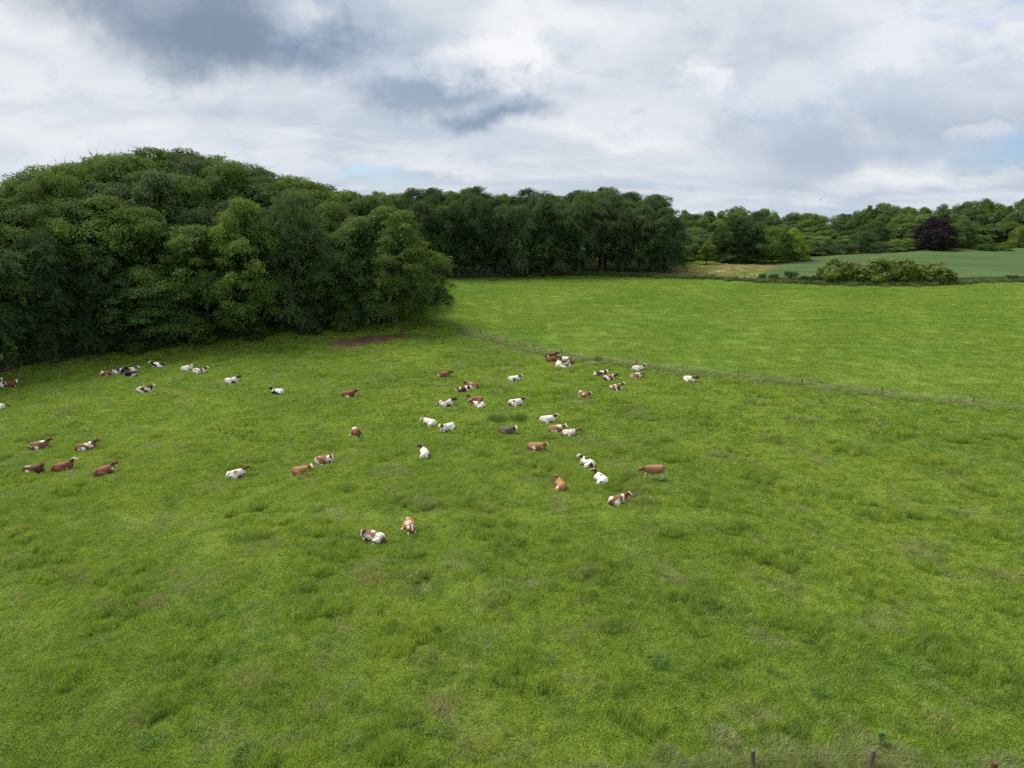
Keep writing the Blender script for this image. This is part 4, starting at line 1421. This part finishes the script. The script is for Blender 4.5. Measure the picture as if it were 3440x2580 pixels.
def seg_dist(P, path, radii):
    best = np.full(len(P), 9.0); bt = np.zeros(len(P))
    path = np.asarray(path, float)
    rad = np.asarray(radii, float).mean(1)
    for i in range(len(path) - 1):
        a, b = path[i], path[i + 1]
        d = b - a
        k = np.clip(((P - a) @ d) / (d @ d + 1e-9), 0, 1)
        rr = rad[i] + (rad[i + 1] - rad[i]) * k
        dist = np.linalg.norm(P - a - k[:, None] * d, axis=1) / np.maximum(rr, .03)
        u = dist < best
        best[u] = dist[u]; bt[u] = (i + k[u]) / (len(path) - 1)
    return best, bt


def cow_coat(P, parts, frame, spec, seed):
    """paint the coat: large patches, belly, neck, face and legs after the cow's own description"""
    rg = np.random.default_rng(seed)
    coat, f, neck, head, thigh, band = spec
    c0 = np.array(COATS[coat])
    f = f - 0.10 if 0.6 < f < 0.95 else (f + 0.08 if 0.12 < f < 0.5 else f)
    n = np.zeros(len(P))
    for _ in range(9):
        k = rg.normal(0, 1, 3); k *= rg.uniform(4.2, 10.0) / np.linalg.norm(k)
        n += np.cos(P @ k + rg.random() * 6.28) * rg.uniform(.5, 1.2)
    body_n = n.copy()
    th = np.quantile(body_n, 1 - f) if 0.02 < f < 0.98 else (-99 if f >= .98 else 99)
    white = np.clip((body_n - th) * 3.0 + 0.5, 0, 1)
    if .68 < f < .90:      # roan speckle
        m = np.zeros(len(P))
        for _ in range(8):
            k = rg.normal(0, 1, 3); k *= rg.uniform(18, 34) / np.linalg.norm(k)
            m += np.cos(P @ k + rg.random() * 6.28)
        white = np.minimum(white, np.clip(1.25 - 0.35 * np.clip(m - 1.0, 0, 2), 0.35, 1))
    D = {}
    for k in parts:
        D[k], t = seg_dist(P, *parts[k])
        D[k + '_t'] = t
    names = list(parts)
    near = np.argmin(np.column_stack([D[k] for k in names]), axis=1)
    isp = lambda key: near == names.index(key) if key in names else np.zeros(len(P), bool)
    col_w = white
    zmin = P[:, 2]
    leg = np.zeros(len(P), bool)
    for k in names:
        if 'leg' in k: leg |= isp(k)
    col_w = np.where(leg, 1.0 if f > 0.06 or thigh else 0.45, col_w)
    if thigh:
        tk = [k for k in names if k.startswith('thigh')]
        for k in tk:
            col_w = np.where(isp(k) & (n + 1.6 * (0.30 - P[:, 2]) / 0.3 > -0.2) & (P[:, 0] > -.78), 1.0, col_w)
    col_w = np.where((P[:, 2] < .16 + .04 * n) & (near == names.index('body')) & (f > .03), 1.0, col_w)
    if band:
        bx = .42 + .05 * np.sin(P[:, 1] * 6 + seed) + .03 * n
        col_w = np.where(np.abs(P[:, 0] - bx) < .075, 1.0, col_w)
    for (x_, y_, z_, r_, w_) in PATCH.get(seed - 40, ()):
        dd = np.linalg.norm(P - np.array((x_, y_, z_)), axis=1) + 0.035 * n
        col_w = np.where((dd < r_) & ~leg, w_, col_w)
    nk = isp('neck') & (D['neck_t'] > .15 + .06 * rg.normal())
    if neck == 'coat': col_w = np.where(nk, 0.0, col_w)
    elif neck == 'white': col_w = np.where(nk, 1.0, col_w)
    b0, fwd, sid = frame
    q = P - b0
    along_ = q @ fwd; across = q @ sid
    hd = isp('head') | isp('ear_l') | isp('ear_r')
    hw = {'white': np.where((along_ < 0.02) & (np.abs(across) > .05), 0.0, 1.0),
          'coat': np.zeros(len(P)),
          'blaze': np.where((np.abs(across) < .05) & (along_ > -.02), 1.0, 0.0)}[head]
    col_w = np.where(hd, hw, col_w)
    col_w = np.where(isp('ear_l') | isp('ear_r'), 0.0, col_w)
    dk = 0.82 + 0.18 * np.clip(n * .4 + .5, 0, 1)
    cc = np.where((nk | hd)[:, None], c0 * (0.68 if coat in ('red', 'tan', 'brown') else 1.0), c0)
    base = cc * dk[:, None]
    col = base * (1 - col_w[:, None]) + WHITE * col_w[:, None]
    muzzle = hd & (along_ > .40)
    col[muzzle] = col[muzzle] * .4 + np.array((.36, .22, .19)) * .6
    hoof = leg & (P[:, 2] < .04)
    col[hoof] *= .55
    col[isp('tail') & (D['tail_t'] > .8)] = WHITE * .85
    return np.column_stack([col, np.ones(len(P))])


# px, py (bottom of the cow in the photograph), heading, head turn, head pitch, flags, coat spec, label
#   heading: 0 faces right, 90 away, 180 left, -90 towards the camera
#   coat spec: colour, share of white, neck, head, white thigh, white shoulder band
COWS = [
    (-12, 1294, 5, -60, 0, '', ('red', .3, 'coat', 'white', 1, 0), 'brown cow cut by the left frame, behind the other two'),
    (-2, 1308, 5, -40, -6, '', ('red', .35, 'coat', 'blaze', 1, 1), 'brown and white cow cut by left frame, front one of three'),
    (36, 1302, 8, -55, -4, '', ('red', .04, 'coat', 'white', 0, 0), 'red-brown cow with bright white face near the left frame'),
    (-8, 1381, 185, 30, -10, '', ('red', .98, 'white', 'white', 1, 0), 'white rump of a cow cut by the left frame'),
    (134, 1511, 28, 0, 8, '', ('brown', .10, 'coat', 'coat', 1, 0), 'dull brown cow with white thigh, upper left of the brown five'),
    (290, 1517, 32, 0, 6, 'r', ('brown', .14, 'coat', 'coat', 1, 1), 'brown cow with white shoulder spot, upper right of the brown five'),
    (116, 1596, 12, -55, -4, 'lr', ('dark', .05, 'coat', 'coat', 0, 0), 'dark brown cow with white hind leg, lower left of the brown five'),
    (214, 1585, 40, -8, 10, 'r', ('red', .05, 'coat', 'white', 0, 0), 'reddish brown cow with white muzzle, head high, among brown five'),
    (352, 1598, 55, -10, -4, 'r', ('brown', .03, 'coat', 'coat', 0, 0), 'brown cow with dark ears seen from behind, rightmost brown five'),
    (362, 1267, 5, -60, -4, '', ('red', .25, 'coat', 'blaze', 1, 0), 'red and white cow left of the black cow by the wood'),
    (402, 1259, 6, 0, 4, '', ('black', .14, 'coat', 'coat', 0, 1), 'black cow with a white band, behind, by the wood'),
    (442, 1256, 5, 0, 6, '', ('dark', .68, 'coat', 'white', 1, 0), 'white and dark brown cow with white head behind a black one'),
    (440, 1268, 178, 10, -6, '', ('black', .16, 'coat', 'coat', 0, 0), 'black cow with pale belly in front of the white-headed cow'),
    (532, 1239, 176, 20, 4, '', ('black', .48, 'coat', 'white', 1, 0), 'black and white cow facing left, nearest to the wood'),
    (630, 1249, 45, -30, -12, '', ('brown', .92, 'white', 'coat', 1, 0), 'cream white cow with brown head turned away by the wood'),
    (672, 1258, 10, 0, 0, '', ('dark', .86, 'coat', 'white', 1, 0), 'white speckled cow with brown neck, right of the cream one'),
    (488, 1321, 12, 0, 4, 'r', ('dark', .72, 'coat', 'white', 1, 0), 'white cow with brown side patch and neck, alone at left'),
    (780, 1291, 18, 0, 12, 'r', ('dark', .84, 'coat', 'coat', 1, 0), 'white speckled cow with dark brown neck and head, foreleg stretched'),
    (934, 1329, 168, 0, 8, '', ('black', .62, 'coat', 'blaze', 1, 0), 'black and white cow facing left alone in mid pasture'),
    (1174, 1336, 14, -10, 0, '', ('red', .08, 'coat', 'blaze', 1, 0), 'plain red-brown cow with white thigh lying alone mid pasture'),
    (1198, 1466, -62, -20, -16, 'l', ('red', .12, 'coat', 'coat', 1, 0), 'small brown cow with a pale hind leg stretched out to left'),
    (795, 1609, 34, -4, 8, '', ('brown', .55, 'coat', 'coat', 1, 1), 'mottled white and brown cow with dark brown neck, lower left'),
    (1015, 1597, 12, -58, 4, '', ('tan', .10, 'coat', 'white', 1, 0), 'tan cow with white face looking at the camera, lower centre-left'),
    (1090, 1562, 6, -75, -4, 'lr', ('brown', .22, 'coat', 'blaze', 1, 1), 'brown and white cow with legs stretched, behind the tan cow'),
    (1490, 1271, 10, 0, -6, '', ('red', .06, 'coat', 'coat', 1, 0), 'plain dark red cow lying alone left of the two pairs'),
    (1584, 1308, 172, 10, 2, '', ('brown', .34, 'coat', 'coat', 1, 0), 'brown and white cow facing left behind a white-banded one'),
    (1556, 1321, 8, -60, 0, '', ('dark', .55, 'coat', 'white', 1, 0), 'white and brown cow with white face, front of a pair'),
    (1500, 1368, 10, -15, 4, '', ('dark', .88, 'coat', 'coat', 1, 0), 'white cow with dark brown neck left of the overlapping pair'),
    (1600, 1356, 170, 10, 4, '', ('brown', .12, 'coat', 'coat', 0, 0), 'brown cow facing left behind the white patched cow'),
    (1606, 1374, 162, 10, -2, '', ('brown', .74, 'coat', 'blaze', 1, 0), 'white cow with brown patches facing left, front of overlapping pair'),
    (1734, 1366, 12, -20, 6, 'r', ('brown', .90, 'coat', 'blaze', 1, 0), 'white cow with brown neck above the rush clumps'),
    (1728, 1284, 8, -20, 2, '', ('dark', .86, 'coat', 'white', 1, 0), 'white cow with brown neck alone right of the two pairs'),
    (1444, 1433, 148, 60, -30, '', ('tan', .97, 'white', 'white', 1, 0), 'plain white cow with head tucked away, centre of pasture'),
    (1504, 1451, 222, 20, 4, '', ('dark', .95, 'coat', 'white', 1, 0), 'white cow with dark neck turned towards the camera, centre'),
    (1704, 1462, 4, -70, -2, '', ('grey', .06, 'coat', 'white', 0, 0), 'grey-brown cow with pale face below the rush clumps'),
    (1428, 1538, 112, 62, 6, '', ('dark', .86, 'coat', 'coat', 1, 0), 'white cow from behind with dark head turned left'),
    (1853, 1218, 8, -40, 0, '', ('red', .04, 'coat', 'blaze', 0, 0), 'red-brown cow with white muzzle near the middle fence'),
    (1851, 1206, 10, 0, -8, '', ('dark', .04, 'coat', 'coat', 0, 0), 'dark brown cow mostly hidden behind the red one'),
    (1902, 1219, 176, 10, -6, '', ('brown', .50, 'coat', 'coat', 1, 0), 'brown cow with white rump behind two white cows by the fence'),
    (1878, 1234, 100, 25, 4, '', ('brown', .94, 'coat', 'coat', 1, 0), 'white cow seen from behind with brown head by the fence'),
    (1902, 1241, 6, -20, -4, '', ('dark', .88, 'coat', 'coat', 1, 0), 'white cow with brown neck beside the rear-facing white cow'),
    (2015, 1268, 8, -60, 2, '', ('dark', .35, 'coat', 'white', 1, 1), 'brown and white cow, left of a close pair near fence'),
    (2048, 1281, 10, -25, -4, '', ('red', .30, 'coat', 'coat', 1, 1), 'red cow with white shoulder band, right of a close pair'),
    (2144, 1249, 10, 0, 4, '', ('dark', .93, 'coat', 'white', 1, 0), 'long white cow with dark brown neck close to the fence'),
    (2136, 1274, 4, -10, -28, 'l', ('tan', .34, 'coat', 'coat', 1, 1), 'tan and white cow with head stretched low near the fence'),
    (2318, 1286, -38, -10, -10, '', ('dark', .86, 'coat', 'coat', 1, 0), 'speckled white cow with brown face, alone farthest right'),
    (2070, 1313, 14, -25, 6, 'l', ('brown', .18, 'coat', 'white', 1, 0), 'brown cow with white belly and face below the close pair'),
    (1962, 1339, -48, 0, 2, 'l', ('brown', .28, 'coat', 'blaze', 1, 0), 'brown cow with white blaze facing the camera, mid right'),
    (1840, 1423, 12, -4, 4, '', ('dark', .96, 'coat', 'white', 1, 0), 'almost all white cow with white head right of the rushes'),
    (1870, 1455, 10, -55, -2, '', ('tan', .08, 'coat', 'white', 1, 0), 'tan cow with white face, left of the two tan cows'),
    (1914, 1470, 8, -15, -8, '', ('tan', .18, 'coat', 'coat', 1, 1), 'tan cow with white shoulder band, right of two tan cows'),
    (1804, 1516, -10, -45, -16, '', ('tan', .06, 'coat', 'blaze', 0, 0), 'tan cow with white blaze and lowered head, lower centre'),
    (1974, 1570, 128, 40, 2, '', ('dark', .92, 'coat', 'white', 1, 0), 'white speckled cow with white head turned left, lower right'),
    (2020, 1627, 116, 38, 12, '', ('dark', .95, 'coat', 'blaze', 0, 0), 'white cow with raised brown head seen from behind, lower right'),
    (1884, 1646, 102, 62, 14, '', ('tan', .03, 'coat', 'coat', 0, 0), 'plain tan brown cow from behind with raised head turned left'),
    (2197, 1612, 180, 0, -12, 'S', ('tan', .12, 'coat', 'coat', 1, 0), 'brown cow walking left with lowered head, the only one standing'),
    (2076, 1697, 20, -55, 8, '', ('brown', .42, 'coat', 'blaze', 1, 1), 'large brown and white pied cow below the walking cow'),
    (1258, 1823, 158, 100, -26, '', ('brown', .48, 'coat', 'blaze', 1, 1), 'brown and white pied cow curled up, nearest to the camera'),
    (1378, 1786, -72, -4, -10, 'l', ('tan', .14, 'coat', 'blaze', 1, 0), 'tan and white cow facing the camera with hind leg outstretched'),
]

# single patches seen on particular cows: x, y, z, radius, 1 white or 0 coat
PATCH = {56: [(-.30, -.36, .26, .30, 1), (.12, -.42, .16, .2, 1), (-.78, -.05, .74, .16, 1)],
         57: [(.32, .1, .82, .30, 0), (-.1, .25, .72, .22, 0), (-.85, .2, .35, .26, 0), (-.35, .3, .45, .24, 1), (.1, 0, .88, .12, 1)],
         58: [(-.3, 0, .85, .35, 0), (.6, .1, .6, .16, 1)], 21: [(-.6, -.2, .6, .2, 0), (-.1, -.2, .75, .22, 0), (.25, -.1, .85, .15, 1)],
         5: [(.42, -.1, .88, .14, 1), (-.25, -.4, .3, .2, 1)], 6: [(-.35, -.45, .28, .14, 1)], 4: [(-.2, -.42, .25, .16, 1)], 7: [(.15, -.4, .15, .12, 1)],
         23: [(-.7, -.1, .5, .24, 1), (.5, 0, .8, .16, 1)], 50: [(.38, -.2, .7, .18, 1), (-.3, -.35, .25, .24, 1)], 46: [(-.75, -.1, .5, .2, 1)],
         16: [(-.15, -.25, .7, .2, 0), (-.6, 0, .6, .2, 1)]}
builds = []
for c in COWS:
    px, py, head, hy, hp, flags, spec, lab = c
    # the hind legs show on the side that faces the camera
    cam_side = -1 if math.cos(R(head)) >= 0 else 1
    if 'S' in flags: key = ('standing', 1, hy, hp, False, False)
    else: key = ('lying', cam_side, hy, hp, 'r' in flags, 'l' in flags)
    builds.append(cow_shape(key))
dg = bpy.context.evaluated_depsgraph_get()
dg.update()
EYE = None
for i, (c, (ob, parts, frame, nm)) in enumerate(zip(COWS, builds)):
    px, py, head, hy, hp, flags, spec, lab = c
    me = bpy.data.meshes.new_from_object(ob.evaluated_get(dg))
    me.name = 'cow'
    n = len(me.vertices)
    P = np.empty(n * 3, np.float32); me.vertices.foreach_get('co', P); P = P.reshape(-1, 3).astype(float)
    a = me.attributes.new('coat', 'FLOAT_COLOR', 'POINT')
    a.data.foreach_set('color', cow_coat(P, parts, frame, spec, 40 + i).astype(np.float32).ravel())
    me.polygons.foreach_set('use_smooth', np.ones(len(me.polygons), bool))
    me.materials.clear(); me.materials.append(M_COAT)
    old = ob.data
    bpy.data.objects.remove(ob); bpy.data.meshes.remove(old)
    cow = link('cow', me)
    up = 0.0 if 'S' in flags else 5.5 * (py - 600) / 1000.0
    p = ground_at(px, py - up)
    cow.location = p - Vector((0, 0, 0.06 if 'S' not in flags else -0.05))
    cow.rotation_mode = 'QUATERNION'
    cow.rotation_quaternion = slope_quat(p.x, p.y, R(head))
    size = TR.uniform(0.98, 1.06)
    cow.scale = (size, size, size)
    tag(cow, lab, 'cow', 'cows resting in the pasture')
    b0, fwd, sid = [Vector(k) for k in frame]
    up_ = Vector((0, 0, 1)) - fwd * fwd.z
    up_.normalize()
    for e in (1, -1):
        if EYE is None:
            bm = bmesh.new(); bmesh.ops.create_uvsphere(bm, u_segments=8, v_segments=6, radius=.024)
            EYE = bpy.data.meshes.new('eye'); bm.to_mesh(EYE); bm.free(); EYE.materials.append(M_EYE)
            bm = bmesh.new(); bmesh.ops.create_cube(bm, size=1.0, matrix=Matrix.Diagonal((.012, .055, .07, 1)))
            bmesh.ops.bevel(bm, geom=bm.edges[:], offset=.004, segments=1, affect='EDGES')
            TAG = bpy.data.meshes.new('ear_tag'); bm.to_mesh(TAG); bm.free(); TAG.materials.append(M_TAG)
        o = link('eye', EYE, cow)
        o.location = b0 + fwd * .16 + sid * e * .105 + up_ * .05
        o = link('ear_tag', TAG, cow)
        o.location = b0 + sid * e * .225 + Vector((0, 0, .0)) + fwd * .012
        o.rotation_euler = (0, 0, math.atan2(fwd.y, fwd.x))
    if i in (4, 5, 7, 8, 10, 34, 41, 55, 23):
        q = Vector(nm[0]).lerp(Vector(nm[1]), .35); d = (Vector(nm[1]) - Vector(nm[0])).normalized()
        ux = d.cross(Vector((0, 0, 1))).normalized(); uz = ux.cross(d)
        ang = np.arange(17) * 2 * math.pi / 16
        ring = np.array([tuple(q + ux * (.142 * math.cos(t)) + uz * (.215 * math.sin(t))) for t in ang])
        link('collar', tubes_mesh('collar', [(ring, np.full(17, .022))], M_COLLAR, 5), cow)


# ------------------------------------------------------------------ look-alikes of one group that came out with the same words: say which by its place
def single_out():
    seen = {}
    for o in sc.objects:
        if o.parent is None and 'label' in o and 'group' in o:
            seen.setdefault((o['group'], o['label']), []).append(o)
    for (g, lab), obs in seen.items():
        if len(obs) < 2: continue
        obs.sort(key=lambda o: o.location.x)
        words = {2: ['left one', 'right one'], 3: ['leftmost', 'middle one', 'rightmost'],
                 4: ['leftmost', 'second from left', 'third from left', 'rightmost']}.get(len(obs))
        if words is None: continue
        for o, w in zip(obs, words):
            if len((lab + ', ' + w).replace('-', ' ').split()) <= 16: o['label'] = lab + ', ' + w


single_out()
